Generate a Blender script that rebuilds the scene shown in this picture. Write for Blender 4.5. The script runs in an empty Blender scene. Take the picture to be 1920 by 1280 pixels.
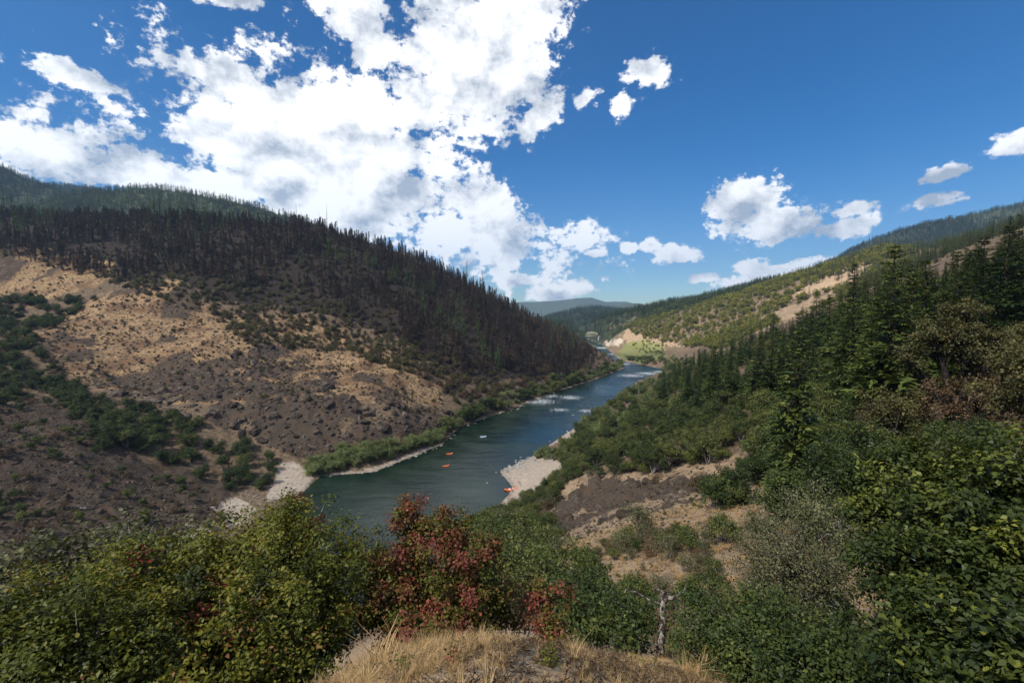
import bpy, math, random
import numpy as np
from mathutils import Vector, Matrix

R = math.radians
scene = bpy.context.scene
COL = scene.collection
rng = np.random.default_rng(11)
random.seed(5)

# ------------------------------------------------------------------ camera
CAM = np.array([0.0, 0.0, 77.0])
F = 16.0 / 36.0 * 1920.0
PITCH = R(-3.2)
CP, SP = math.cos(PITCH), math.sin(PITCH)
cam_data = bpy.data.cameras.new("camera")
cam_data.lens = 16.0
cam_data.sensor_width = 36.0
cam_data.clip_start = 0.1
cam_data.clip_end = 40000.0
cam = bpy.data.objects.new("camera", cam_data)
cam.location = CAM
cam.rotation_euler = (R(90) + PITCH, 0, 0)
COL.objects.link(cam)
scene.camera = cam

# ------------------------------------------------------------------ sun, exposure, render
SUN_DIR = np.array([-0.50, -0.42, 0.76]); SUN_DIR /= np.linalg.norm(SUN_DIR)
sun_data = bpy.data.lights.new("sun", 'SUN')
sun_data.energy = 5.0
sun_data.angle = R(0.5)
sun_data.color = (1.0, 0.95, 0.86)
sun = bpy.data.objects.new("sun", sun_data)
sun.rotation_euler = Vector(SUN_DIR).to_track_quat('Z', 'Y').to_euler()
sun.location = (-200, -200, 400)
COL.objects.link(sun)
vs = scene.view_settings
vs.view_transform = 'Standard'
vs.look = 'None'
vs.gamma = 1.0
vs.use_curve_mapping = False
vs.exposure = 0.88
scene.render.engine = 'CYCLES'
cy = scene.cycles
cy.use_denoising = True
cy.max_bounces = 5
cy.diffuse_bounces = 2
cy.glossy_bounces = 2
cy.transmission_bounces = 2
cy.transparent_max_bounces = 6
cy.volume_bounces = 0
cy.use_adaptive_sampling = True
cy.adaptive_threshold = 0.015
cy.caustics_reflective = False
cy.caustics_refractive = False

def ray(px, py):
    a = (px - 960.0) / F; b = (640.0 - py) / F
    d = np.array([a, CP - b * SP, SP + b * CP])
    return d / np.linalg.norm(d)

def project(P):
    P = np.atleast_2d(P) - CAM
    dep = P[:, 1] * CP + P[:, 2] * SP
    up = -P[:, 1] * SP + P[:, 2] * CP
    dd = np.where(dep > 0.05, dep, 0.05)
    px = 960 + F * P[:, 0] / dd
    py = 640 - F * up / dd
    px = np.where(dep > 0.05, px, -9999)
    return px, py

# ------------------------------------------------------------------ node helpers
def new_mat(name):
    m = bpy.data.materials.new(name)
    m.use_nodes = True
    nt = m.node_tree
    nt.nodes.clear()
    return m, nt

class NT:
    def __init__(s, nt): s.nt = nt
    def n(s, typ, **kw):
        nd = s.nt.nodes.new(typ)
        for k, v in kw.items(): setattr(nd, k, v)
        return nd
    def put(s, sock, v):
        if isinstance(v, bpy.types.NodeSocket): s.nt.links.new(v, sock)
        elif v is not None: sock.default_value = v
    def math(s, op, a, b=None, c=None, clamp=False):
        nd = s.n('ShaderNodeMath', operation=op, use_clamp=clamp)
        s.put(nd.inputs[0], a)
        if b is not None: s.put(nd.inputs[1], b)
        if c is not None: s.put(nd.inputs[2], c)
        return nd.outputs[0]
    def vmath(s, op, a, b=None, scale=None):
        nd = s.n('ShaderNodeVectorMath', operation=op)
        s.put(nd.inputs[0], a)
        if b is not None: s.put(nd.inputs[1], b)
        if scale is not None: s.put(nd.inputs['Scale'], scale)
        return nd.outputs['Value'] if op in ('LENGTH', 'DOT_PRODUCT', 'DISTANCE') else nd.outputs[0]
    def noise(s, vec, scale, detail=4, rough=0.55, dims='3D', lac=2.0):
        nd = s.n('ShaderNodeTexNoise', noise_dimensions=dims)
        if vec is not None: s.put(nd.inputs['Vector'], vec)
        nd.inputs['Scale'].default_value = scale
        nd.inputs['Detail'].default_value = detail
        nd.inputs['Roughness'].default_value = rough
        nd.inputs['Lacunarity'].default_value = lac
        return nd.outputs['Fac']
    def ss(s, v, a, b, lo=0.0, hi=1.0, smooth=True):
        nd = s.n('ShaderNodeMapRange', interpolation_type='SMOOTHSTEP' if smooth else 'LINEAR')
        s.put(nd.inputs[0], v)
        for i, q in enumerate((a, b, lo, hi)): s.put(nd.inputs[1 + i], q)
        return nd.outputs[0]
    def mix(s, f, a, b, blend='MIX'):
        nd = s.n('ShaderNodeMix', data_type='RGBA', blend_type=blend)
        s.put(nd.inputs[0], f)
        for i, q in ((6, a), (7, b)):
            if isinstance(q, (tuple, list)) and len(q) == 3: q = (*q, 1.0)
            s.put(nd.inputs[i], q)
        return nd.outputs[2]
    def ramp(s, f, stops):
        nd = s.n('ShaderNodeValToRGB')
        cr = nd.color_ramp
        while len(cr.elements) < len(stops): cr.elements.new(0.5)
        for e, (p, c) in zip(cr.elements, stops):
            e.position = p; e.color = (*c, 1.0)
        s.put(nd.inputs[0], f)
        return nd.outputs[0]
    def attr(s, name):
        nd = s.n('ShaderNodeAttribute', attribute_name=name)
        return nd.outputs['Fac']
    def out(s, surf, disp=None, vol=None):
        o = s.n('ShaderNodeOutputMaterial')
        if surf is not None: s.nt.links.new(surf, o.inputs['Surface'])
        if vol is not None: s.nt.links.new(vol, o.inputs['Volume'])
    def bsdf(s, col, rough=0.7, spec=0.3, normal=None, metal=0.0):
        b = s.n('ShaderNodeBsdfPrincipled')
        if isinstance(col, (tuple, list)) and len(col) == 3: col = (*col, 1.0)
        s.put(b.inputs['Base Color'], col)
        s.put(b.inputs['Roughness'], rough)
        s.put(b.inputs['Specular IOR Level'], spec)
        s.put(b.inputs['Metallic'], metal)
        if normal is not None: s.put(b.inputs['Normal'], normal)
        return b.outputs[0]
    def bump(s, h, strength=0.5, dist=0.1):
        b = s.n('ShaderNodeBump')
        b.inputs['Strength'].default_value = strength
        b.inputs['Distance'].default_value = dist
        s.put(b.inputs['Height'], h)
        return b.outputs[0]
    def objco(s): return s.n('ShaderNodeTexCoord').outputs['Object']
    def rand(s): return s.n('ShaderNodeObjectInfo').outputs['Random']

# ------------------------------------------------------------------ world: sky with clouds
world = bpy.data.worlds.new("World")
scene.world = world
world.use_nodes = True
wnt = world.node_tree
wnt.nodes.clear()
W = NT(wnt)
sky = W.n('ShaderNodeTexSky', sky_type='NISHITA')
sky.sun_disc = False
sky.sun_elevation = math.asin(SUN_DIR[2])
sky.sun_rotation = math.atan2(SUN_DIR[0], SUN_DIR[1])
sky.altitude = 400
sky.air_density = 1.0
sky.dust_density = 0.25
sky.ozone_density = 1.6
gen = W.n('ShaderNodeTexCoord').outputs['Generated']
nrm = W.vmath('NORMALIZE', gen)
sep = W.n('ShaderNodeSeparateXYZ'); W.put(sep.inputs[0], nrm)
den = W.math('ADD', sep.outputs[1], 1.04)
cmb = W.n('ShaderNodeCombineXYZ')
W.put(cmb.inputs[0], W.math('DIVIDE', sep.outputs[0], den))
W.put(cmb.inputs[1], W.math('DIVIDE', sep.outputs[2], den))
q = cmb.outputs[0]
def qpix(px, py):
    d = ray(px, py)
    return np.array([d[0], d[2]]) / (d[1] + 1.04)
# cloud masses by direction (photo pixel centre, radii, tilt)
CLOUDS = [(640, 205, 350, 140, -10), (540, 285, 320, 105, 0), (880, 125, 230, 150, -35), (700, 300, 190, 110, 0), (985, 30, 130, 95, -30),
          (450, 165, 110, 75, 0), (680, 60, 150, 80, 60), (330, 330, 320, 55, 3), (110, 285, 150, 62, 8), (10, 262, 45, 36, 0),
          (600, 372, 300, 75, 8), (765, 365, 125, 85, 0), (930, 440, 190, 68, 8), (890, 388, 105, 56, 10), (1025, 205, 38, 85, 35),
          (1000, 160, 50, 55, 0), (1100, 180, 36, 27, 0), (1212, 132, 62, 40, 15), (1378, 390, 66, 48, -20), (1458, 427, 88, 36, -8),
          (1592, 426, 68, 19, -16), (1602, 394, 46, 12, -15), (1745, 380, 66, 20, -14), (1280, 477, 46, 20, 0), (1405, 500, 42, 18, 0),
          (1905, 268, 48, 19, -15), (1772, 326, 40, 15, -15), (140, 140, 66, 24, 10), (1221, 458, 18, 15, -30), (1175, 464, 17, 12, 0),
          (1050, 546, 75, 20, 0), (1118, 475, 24, 9, 0), (430, -2, 75, 18, 0), (1315, 522, 34, 11, -10), (920, 240, 30, 22, 0),
          (1160, 200, 26, 26, 30), (1440, 515, 120, 16, -12), (975, 525, 50, 16, 0)]
rmin = None
for (cx, cyy, rx, ry, tilt) in CLOUDS:
    c = qpix(cx, cyy)
    sx = np.linalg.norm(qpix(cx + 5, cyy) - qpix(cx - 5, cyy)) / 10
    sy = np.linalg.norm(qpix(cx, cyy + 5) - qpix(cx, cyy - 5)) / 10
    mp = W.n('ShaderNodeMapping', vector_type='TEXTURE')
    W.put(mp.inputs[0], q)
    mp.inputs['Location'].default_value = (c[0], c[1], 0)
    mp.inputs['Rotation'].default_value = (0, 0, R(-tilt))
    mp.inputs['Scale'].default_value = (rx * sx, ry * sy, 1)
    l = W.vmath('LENGTH', mp.outputs[0])
    rmin = l if rmin is None else W.math('MINIMUM', rmin, l)
lown = W.noise(q, 2.3, 2, 0.5, '2D')
qlen = W.vmath('LENGTH', q)
generic = W.math('ADD', W.math('MULTIPLY_ADD', lown, -5.0, 3.7), W.ss(qlen, 0.5, 0.62, 3.0, 0.0))
rmin = W.math('MINIMUM', rmin, generic)
qs = W.vmath('MULTIPLY', q, (1.0, 1.25, 1.0))
n1 = W.noise(qs, 8.5, 10, 0.60, '2D', 2.1)
n2 = W.noise(W.vmath('ADD', qs, (-0.012, 0.026, 0.0)), 8.5, 7, 0.58, '2D', 2.1)
nf = W.noise(qs, 30.0, 9, 0.64, '2D', 2.1)
cov = W.math('ADD', W.math('MULTIPLY_ADD', rmin, -1.55, 1.55), W.math('MULTIPLY_ADD', n1, 3.3, -1.62))
cov = W.math('ADD', cov, W.math('MULTIPLY_ADD', nf, 3.1, -1.55))
nx3 = W.noise(qs, 95.0, 5, 0.62, '2D', 2.1)
cov = W.math('ADD', cov, W.math('MULTIPLY_ADD', nx3, 1.8, -0.9))
dens = W.math('POWER', W.ss(cov, -0.16, 0.46), 1.25)
relief = W.math('MULTIPLY_ADD', W.math('SUBTRACT', n1, n2), 5.2, 0.84)
thick = W.ss(cov, 0.8, 2.0, 0.0, 0.40)
belly = W.math('MULTIPLY', thick, W.ss(W.noise(qs, 7.0, 8, 0.62, '2D'), 0.40, 0.66))
lum = W.math('SUBTRACT', relief, W.math('MULTIPLY', belly, 0.95), clamp=True)
ccol = W.mix(lum, (3.7, 4.2, 5.0), (10.7, 10.7, 10.7))
skyc = W.n('ShaderNodeHueSaturation')
W.put(skyc.inputs['Color'], sky.outputs[0])
skyc.inputs['Saturation'].default_value = 1.58
skyc.inputs['Value'].default_value = 0.78
skyt = W.mix(1.0, skyc.outputs[0], (0.86, 1.0, 1.16), 'MULTIPLY')
full = W.mix(W.math('MULTIPLY', dens, W.ss(sep.outputs[2], -0.02, 0.03)), skyt, ccol)
bg = W.n('ShaderNodeBackground')
W.put(bg.inputs[0], full)
bg.inputs[1].default_value = 0.068
wo = W.n('ShaderNodeOutputWorld')
wnt.links.new(bg.outputs[0], wo.inputs[0])
world.cycles.sampling_method = 'MANUAL'
world.cycles.sample_map_resolution = 512

# ------------------------------------------------------------------ numpy noise
def _hash(ix, iy, seed):
    h = (ix.astype(np.int64) * 374761393 + iy.astype(np.int64) * 668265263 + seed * 1442695041) & 0xFFFFFFFF
    h = ((h ^ (h >> 13)) * 1274126177) & 0xFFFFFFFF
    return ((h ^ (h >> 16)) & 0xFFFF) / 65535.0
def vnoise(x, y, seed=0):
    x0 = np.floor(x); y0 = np.floor(y)
    fx = x - x0; fy = y - y0
    fx = fx * fx * (3 - 2 * fx); fy = fy * fy * (3 - 2 * fy)
    a = _hash(x0, y0, seed); b = _hash(x0 + 1, y0, seed)
    c = _hash(x0, y0 + 1, seed); d = _hash(x0 + 1, y0 + 1, seed)
    return (a + (b - a) * fx) * (1 - fy) + (c + (d - c) * fx) * fy
def fbm(x, y, wl, octs=4, seed=0, gain=0.5):
    s = 0; a = 1.0; t = 0; f = 1.0 / wl
    for o in range(octs):
        ca, sa = math.cos(o * 1.1), math.sin(o * 1.1)
        s = s + a * vnoise((x * ca - y * sa) * f, (x * sa + y * ca) * f, seed + o * 17); t += a; a *= gain; f *= 2.03
    return s / t
def smooth(v, a, b):
    t = np.clip((v - a) / (b - a), 0, 1)
    return t * t * (3 - 2 * t)
def in_poly(x, y, poly):
    p = np.array(poly, float)
    ins = np.zeros(x.shape, bool)
    j = len(p) - 1
    for i in range(len(p)):
        xi, yi = p[i]; xj, yj = p[j]
        c = ((yi > y) != (yj > y)) & (x < (xj - xi) * (y - yi) / (yj - yi + 1e-12) + xi)
        ins ^= c
        j = i
    return ins
def poly_dist(x, y, pts, closed=True):
    d = np.full(x.shape, 1e9)
    p = np.array(pts, float)
    n = len(p)
    for i in range(n if closed else n - 1):
        a = p[i]; b = p[(i + 1) % n]
        ab = b - a
        t = np.clip(((x - a[0]) * ab[0] + (y - a[1]) * ab[1]) / (ab @ ab + 1e-12), 0, 1)
        d = np.minimum(d, np.hypot(x - a[0] - t * ab[0], y - a[1] - t * ab[1]))
    return d

# ------------------------------------------------------------------ terrain
def at_z(px, py, z=0.0):
    d = ray(px, py)
    t = (z - CAM[2]) / d[2]
    return CAM + d * t
def at_y(px, py, y):
    d = ray(px, py)
    return CAM + d * (y / d[1])
LB_PX = [(480, 1110), (520, 1040), (562, 980), (548, 945), (578, 912), (600, 892), (700, 884), (760, 860), (830, 832), (862, 800), (960, 766), (1040, 735), (1105, 715), (1170, 690),
         (1136, 672), (1122, 656), (1114, 646)]
RB_PX = [(885, 985), (930, 950), (955, 928), (962, 912), (938, 884), (995, 858), (1080, 800), (1150, 752), (1195, 715), (1250, 693), (1165, 676),
         (1148, 662), (1132, 648)]
LB = [(-150, -260), (-130, -150), (-112, -60), (-96, 20), (-80, 80)] + [tuple(at_z(*p)[:2]) for p in LB_PX] + [(205, 1500), (120, 1900)]
RB = [(-95, -260), (-82, -150), (-72, -60), (-62, 0), (-54, 40), (-44, 90)] + [tuple(at_z(*p)[:2]) for p in RB_PX] + [(250, 1500), (170, 1900)]
RIVER = LB + RB[::-1]

ctrl = []
def C(x, y, z): ctrl.append((x, y, z))
def CPX(px, py, y):
    p = at_y(px, py, y); ctrl.append(tuple(p))
for p in LB[2:-2]: C(p[0], p[1], 0.4)
for p in RB[2:-2]: C(p[0], p[1], 0.4)
# the spur the camera stands on
for t in [(0, 0, 74.9), (0, -6, 76), (0, 2.8, 74.72), (0, 4.1, 73.92), (0, 6.5, 72.2), (0, 10, 69.2), (-1.3, 4.0, 74.0), (-1.15, 2.6, 74.8), (-2.1, 3.1, 73.6), (1.1, 3.9, 74.0), (1.1, 2.5, 74.75), (1.75, 3.3, 73.7), (2.3, 2.2, 74.0), (-2.6, 3.4, 73.1),
          (2.5, 4.2, 72.7), (-4.0, 7, 70.0), (-7, 7, 68.5), (-5, 15, 62), (-15, 15, 55), (5, 13, 66.6), (0, 16, 63.5), (8, 8, 70.5), (15, 15, 67), (30, 20, 70),
          (60, 30, 77), (12, 35, 57), (19, 25, 62.4), (49, 51, 63), (-12, 40, 44), (-25, 70, 24), (0, 60, 43), (5, 90, 31), (-5, 120, 18), (-14, 150, 8),
          (25, 55, 54), (20, 120, 27), (30, 75, 45.5), (46, 100, 42), (31.5, 112, 36.6), (21, 132, 31), (61, 107, 53), (143, 130, 86), (128, 152, 78), (90, 80, 74),
          (51, 220, 23), (88, 260, 26), (91, 200, 37), (153, 450, 10), (199, 500, 19), (216, 420, 58), (225, 300, 88), (281, 250, 110), (200, 150, 102),
          (120, 300, 34), (150, 350, 36), (22, 200, 9), (30, 235, 5), (60, -40, 92), (0, -60, 88), (120, 0, 100), (250, 60, 128), (-40, -20, 35), (-30, 10, 45), (-35, 50, 22),
          (400, 300, 150), (600, 400, 215), (400, -100, 170), (0, -250, 130), (-300, -250, 120), (-250, 0, 75), (-400, 150, 120), (300, -300, 180)]: C(*t)
# sunlit hill past the bend
for t in [(1220, 655, 900), (1240, 668, 820), (1180, 652, 960)]: C(*at_y(*t)[:2], 5)
for t in [(1185, 635, 1010), (1290, 640, 850), (1172, 618, 1080), (1300, 602, 900), (1230, 598, 1060), (1400, 562, 860), (1500, 522, 830), (1600, 486, 820), (1650, 468, 830),
          (1720, 478, 830), (1380, 628, 720), (1480, 590, 680), (1600, 545, 660), (1300, 572, 1080), (1400, 545, 1050)]: CPX(*t)
for t in [(1172, 590, 1300, -40), (1300, 560, 1300, -60)]: CPX(*t[:3])
# left hill
for t in [(740, 770, 270), (700, 735, 300), (850, 740, 345), (600, 650, 375), (600, 760, 262), (450, 640, 345), (450, 760, 262), (300, 700, 300), (200, 560, 400), (330, 528, 430), (500, 560, 440),
          (700, 600, 430), (850, 640, 430), (960, 700, 440), (1000, 660, 510), (1080, 680, 580), (1092, 640, 720), (1000, 596, 690), (900, 542, 660), (800, 496, 630), (700, 456, 610), (600, 432, 590),
          (450, 420, 580), (300, 415, 575), (150, 412, 575), (0, 405, 570), (-150, 400, 560), (100, 505, 455), (0, 475, 465), (60, 640, 310), (0, 700, 258), (0, 560, 420), (130, 600, 372), (150, 850, 182),
          (0, 900, 152), (0, 1050, 112), (300, 900, 192), (250, 800, 222), (0, 800, 192), (420, 880, 212), (500, 850, 226), (330, 1000, 150), (280, 1055, 128), (200, 1120, 110), (420, 955, 178), (470, 1000, 155), (-200, 700, 240), (-200, 550, 430), (380, 950, 172)]: CPX(*t)
for t in [(-183, 830, 110), (-441, 820, 150), (-700, 800, 190), (-46, 880, 60), (90, 950, 14), (60, 1150, 25), (-300, 1100, 60), (-900, 500, 230), (-850, 250, 160), (-600, 0, 170)]: C(*t)
ctrl = np.array(ctrl)
def _phi(r): return np.sqrt(r * r + 1.5 ** 2)
_n = len(ctrl)
_A = _phi(np.hypot(ctrl[:, None, 0] - ctrl[None, :, 0], ctrl[:, None, 1] - ctrl[None, :, 1]))
_M = np.zeros((_n + 1, _n + 1)); _M[:_n, :_n] = _A - np.eye(_n) * 0.6; _M[:_n, _n] = 1; _M[_n, :_n] = 1
_sol = np.linalg.solve(_M, np.concatenate([ctrl[:, 2], [0]]))
_w, _c0 = _sol[:_n], _sol[_n]
def base_h(x, y):
    out = np.full(x.shape, _c0)
    for i in range(_n):
        out += _w[i] * np.sqrt((x - ctrl[i, 0]) ** 2 + (y - ctrl[i, 1]) ** 2 + 2.25)
    return out
def crest(pts, y):
    return [tuple(at_y(px, py, y if not callable(y) else y(px))) for px, py in pts]
RIDGES = [
    # (crest polyline, slope, noise amplitude)
    (crest([(-500, 250), (-200, 262), (0, 308), (60, 336), (110, 352)], 1500), 0.70, 20),
    (crest([(60, 352), (100, 343), (190, 352), (230, 365)], 2300), 0.5, 16),
    (crest([(150, 362), (220, 352), (270, 346), (350, 357), (430, 374), (500, 390), (560, 404), (640, 436), (720, 480), (850, 560)], 1350), 0.62, 14),
    (crest([(1190, 597), (1250, 582), (1300, 566), (1400, 540), (1500, 512), (1580, 474), (1650, 440), (1750, 412), (1850, 392), (1920, 378), (2100, 345), (2500, 300)], 2200), 0.58, 16),
    (crest([(1020, 600), (1040, 590), (1080, 577), (1120, 573), (1160, 577), (1190, 585), (1250, 592)], 2500), 0.30, 12),
    (crest([(1150, 585), (1200, 578), (1260, 568), (1310, 562), (1400, 540)], 3300), 0.40, 12),
    (crest([(1090, 590), (1130, 574), (1165, 567), (1190, 566), (1230, 573), (1290, 570), (1380, 566), (1500, 560)], 4900), 0.35, 10),
    (crest([(700, 580), (900, 566), (1000, 563), (1040, 559), (1085, 556), (1108, 556), (1130, 565), (1170, 562), (1205, 569), (1300, 572), (1600, 570)], 7000), 0.35, 14),
]
def raw_ground(x, y):
    h = base_h(x, y)
    r = np.hypot(x, y - 350)
    w = smooth(r, 1000, 1500)
    rc = np.hypot(x, y)
    driv = poly_dist(x, y, RIVER)
    ins = in_poly(x, y, RIVER)
    amp = np.clip(0.018 * (rc - 3), 0.02, 7.0) * smooth(driv, 0, 60)
    h = h + amp * (2.6 * fbm(x, y, 85, 3, 3) - 1.3) + 0.30 * amp * (2 * fbm(x, y, 14, 3, 9) - 1)
    h = h + np.clip(rc * 0.01, 0.0, 0.12) * (2 * fbm(x, y, 1.3, 3, 21) - 1)
    h = h * (1 - w) + 14 * w
    for pts, sl, am in RIDGES:
        p = np.array(pts)
        best = np.full(x.shape, -1e9)
        for a, b in zip(p[:-1], p[1:]):
            ab = b[:2] - a[:2]
            t = np.clip(((x - a[0]) * ab[0] + (y - a[1]) * ab[1]) / (ab @ ab), 0, 1)
            d = np.hypot(x - a[0] - t * ab[0], y - a[1] - t * ab[1])
            best = np.maximum(best, a[2] + (b[2] - a[2]) * t - sl * d)
        gul = np.abs(2 * fbm(x, y, 420, 3, 33) - 1)
        best = best + am * (2 * fbm(x, y, 260, 4, 41) - 1.0) * 0.8 - am * 1.2 * (1 - gul) * 0.4
        h = np.maximum(h, best - 500 * (1 - smooth(rc, 600, 850)))
    # river bed and banks
    bank = np.minimum(h, 0.25 + driv * (0.10 + 1.6 * smooth(driv, 2, 22)) + 3 * np.maximum(driv - 22, 0))
    lim = np.maximum(bank, 0.12 + 0.03 * np.minimum(driv, 10))
    return np.where(ins, -np.minimum(3.0, 0.28 * driv), lim), driv, ins

# --- zones of the ground, outlined on the slopes
ZONES = {
 'tan': ([[(40, 635), (200, 548), (330, 522), (400, 590), (560, 590), (640, 620), (760, 665), (850, 720), (810, 765), (600, 745), (420, 765), (250, 745), (120, 700)],
          [(-40, 460), (90, 462), (230, 500), (200, 530), (90, 560), (-40, 600)]], 220, 560),
 'rock': ([[(430, 645), (520, 650), (525, 705), (440, 700)], [(120, 690), (260, 720), (420, 700), (560, 735), (700, 745), (850, 765), (850, 800), (600, 830), (540, 850), (420, 800), (260, 760)],
           [(600, 690), (625, 690), (625, 745), (600, 745)], [(990, 985), (1060, 940), (1120, 900), (1330, 905), (1335, 985), (1200, 1005), (1060, 1035)]], 60, 420),
 'scree': ([[(-60, 770), (130, 740), (260, 850), (430, 910), (420, 985), (270, 1060), (-60, 1150)], [(530, 850), (600, 820), (830, 780), (840, 815), (700, 830), (560, 865)]], 90, 330),
 'burn': ([[(-80, 380), (300, 380), (600, 380), (800, 450), (1000, 560), (1120, 640), (1090, 700), (960, 715), (860, 715), (760, 640), (640, 600), (400, 560), (330, 515), (200, 535), (-80, 455)]], 330, 900),
 'sand': ([[(500, 940), (528, 868), (552, 864), (594, 890), (577, 916), (540, 930)], [(400, 950), (440, 932), (478, 955), (470, 980), (430, 984)], [(300, 1020), (360, 985), (405, 1000), (340, 1035)], [(925, 890), (960, 868), (1000, 852), (1040, 860), (1062, 872), (1048, 905), (990, 925), (968, 948), (935, 960), (950, 925), (935, 900)], [(600, 896), (700, 876), (830, 828), (840, 836), (710, 890), (600, 904)],
           [(1130, 641), (1162, 633), (1168, 643), (1140, 650)], [(1040, 825), (1085, 800), (1085, 815), (1050, 835)]], 140, 1300),
 'dirt': ([[(1000, 1010), (1060, 900), (1330, 870), (1480, 900), (1440, 1020), (1320, 1150), (1100, 1140)], [(1095, 1045), (1300, 1035), (1310, 1140), (1110, 1128)], [(1545, 1050), (1675, 1060), (1690, 1225), (1570, 1215)], [(1390, 930), (1470, 890), (1450, 1000), (1370, 1020)], [(1220, 875), (1400, 855), (1345, 915), (1240, 925)],
           [(1090, 890), (1240, 905), (1200, 960), (1060, 960)], [(1620, 780), (1700, 790), (1680, 860), (1600, 850)], [(1590, 540), (1640, 490), (1650, 470), (1530, 520), (1460, 560)],
           [(1165, 640), (1170, 618), (1215, 628), (1290, 644), (1250, 654)], [(1380, 625), (1430, 592), (1560, 545), (1585, 558), (1450, 622)], [(1290, 560), (1400, 520), (1240, 585), (1130, 620), (1180, 600)],
           [(560, 1290), (640, 1230), (720, 1180), (1050, 1160), (1230, 1200), (1320, 1290)], [(1640, 425), (1720, 455), (1640, 475), (1580, 480)]], 0, 1600),
 'green': ([[(1180, 640), (1240, 640), (1250, 672), (1190, 680), (1150, 668)]], 600, 1200),
}
def zone(name, x, y, z, jitter=14.0, seed=0):
    polys, y0, y1 = ZONES[name]
    px, py = project(np.stack([x, y, z], -1))
    wl = np.clip(np.hypot(x, y) * 0.05, 0.6, 40)
    # jitter by a world noise
    j = 2 * fbm(x, y, 9.0, 3, 50 + seed) - 1
    k = 2 * fbm(x, y, 9.0, 3, 80 + seed) - 1
    px = px + jitter * 2 * j; py = py + jitter * k
    m = np.zeros(x.shape, bool)
    for p in polys: m |= in_poly(px, py, p)
    return (m & (y > y0) & (y < y1)).astype(float)

def ground_full(x, y):
    h, driv, ins = raw_ground(x, y)
    rock = np.maximum(zone('rock', x, y, h), 0.75 * zone('scree', x, y, h, seed=4))
    rid = 1 - np.abs(2 * fbm(x, y, 11.0, 4, 61) - 1)
    rid2 = 1 - np.abs(2 * fbm(x, y, 3.6, 3, 67) - 1)
    tan = zone('tan', x, y, h, seed=2)
    patch = smooth(fbm(x, y, 26.0, 3, 71), 0.50, 0.60)
    rk = np.clip(rock * smooth(fbm(x, y, 20.0, 3, 77), 0.44, 0.56) + tan * patch * 0.8, 0, 1)
    hh = h + np.where(ins, 0, 1) * rk * smooth(driv, 2, 12) * (2.6 * rid ** 2 + 1.3 * rid2 ** 2 - 1.2)
    return hh, driv, ins, rk, tan, rock
def gz(x, y):
    x = np.atleast_1d(np.asarray(x, float)); y = np.atleast_1d(np.asarray(y, float))
    return ground_full(x, y)[0]

# --- the sheet: fine towards the valley, coarse behind
ang = np.concatenate([np.linspace(-57, 57, 500), np.linspace(57, 303, 62)[1:-1]])
ang = np.radians(ang)
def seg(a, b, n): return np.geomspace(a, b, n, endpoint=False)
rad = np.concatenate([seg(0.6, 100, 150), np.linspace(100, 700, 320, endpoint=False), seg(700, 1900, 90), seg(1900, 9000, 60), [9000]])
AA, RR = np.meshgrid(ang, rad)
GX = (RR * np.sin(AA)).ravel(); GY = (RR * np.cos(AA)).ravel()
GH, GDRIV, GINS, GROCK, GTAN, GROCKZ = ground_full(GX, GY)
NA, NR = len(ang), len(rad)
ii = np.arange(NR - 1)[:, None] * NA; jj = np.arange(NA)[None, :]
j2 = (jj + 1) % NA
quads = np.stack([ii + jj, ii + j2, ii + NA + j2, ii + NA + jj], -1).reshape(-1, 4)[:, ::-1]
cx = len(GX)
verts = np.concatenate([np.stack([GX, GY, GH], -1), [[0, 0, gz(0, 0)[0]]]])
tris = np.stack([np.full(NA, cx), (np.arange(NA) + 1) % NA, np.arange(NA)], -1)

def make_mesh(name, verts, quads=None, tris=None, attrs=None, mats=(), qmat=None, tmat=None, smooth_shade=False):
    me = bpy.data.meshes.new(name)
    verts = np.asarray(verts, np.float32)
    nq = 0 if quads is None else len(quads); nt_ = 0 if tris is None else len(tris)
    me.vertices.add(len(verts))
    me.vertices.foreach_set('co', verts.ravel())
    loops = []
    if nq: loops.append(np.asarray(quads, np.int32).ravel())
    if nt_: loops.append(np.asarray(tris, np.int32).ravel())
    loops = np.concatenate(loops)
    me.loops.add(len(loops)); me.loops.foreach_set('vertex_index', loops)
    me.polygons.add(nq + nt_)
    ls = np.concatenate([np.arange(nq) * 4, nq * 4 + np.arange(nt_) * 3]).astype(np.int32)
    me.polygons.foreach_set('loop_start', ls)
    for m in mats: me.materials.append(m)
    if qmat is not None or tmat is not None:
        mi = np.concatenate([np.zeros(nq, np.int32) if qmat is None else np.broadcast_to(np.asarray(qmat, np.int32), (nq,)),
                             np.zeros(nt_, np.int32) if tmat is None else np.broadcast_to(np.asarray(tmat, np.int32), (nt_,))])
        me.polygons.foreach_set('material_index', mi)
    me.update(calc_edges=True)
    if smooth_shade: me.polygons.foreach_set('use_smooth', np.ones(nq + nt_, bool))
    if attrs:
        for k, v in attrs.items():
            a = me.attributes.new(k, 'FLOAT', 'POINT')
            a.data.foreach_set('value', np.asarray(v, np.float32))
    me.validate()
    return me

def link(name, me, parent=None, loc=None, rotz=0.0, scale=1.0):
    o = bpy.data.objects.new(name, me)
    COL.objects.link(o)
    if parent is not None: o.parent = parent
    if loc is not None: o.location = loc
    if rotz: o.rotation_euler = (0, 0, rotz)
    if scale != 1.0: o.scale = (scale, scale, scale) if np.isscalar(scale) else scale
    return o
def tag(o, label=None, cat=None, group=None, kind=None):
    if label: o['label'] = label
    if cat: o['category'] = cat
    if group: o['group'] = group
    if kind: o['kind'] = kind
    return o

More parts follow.
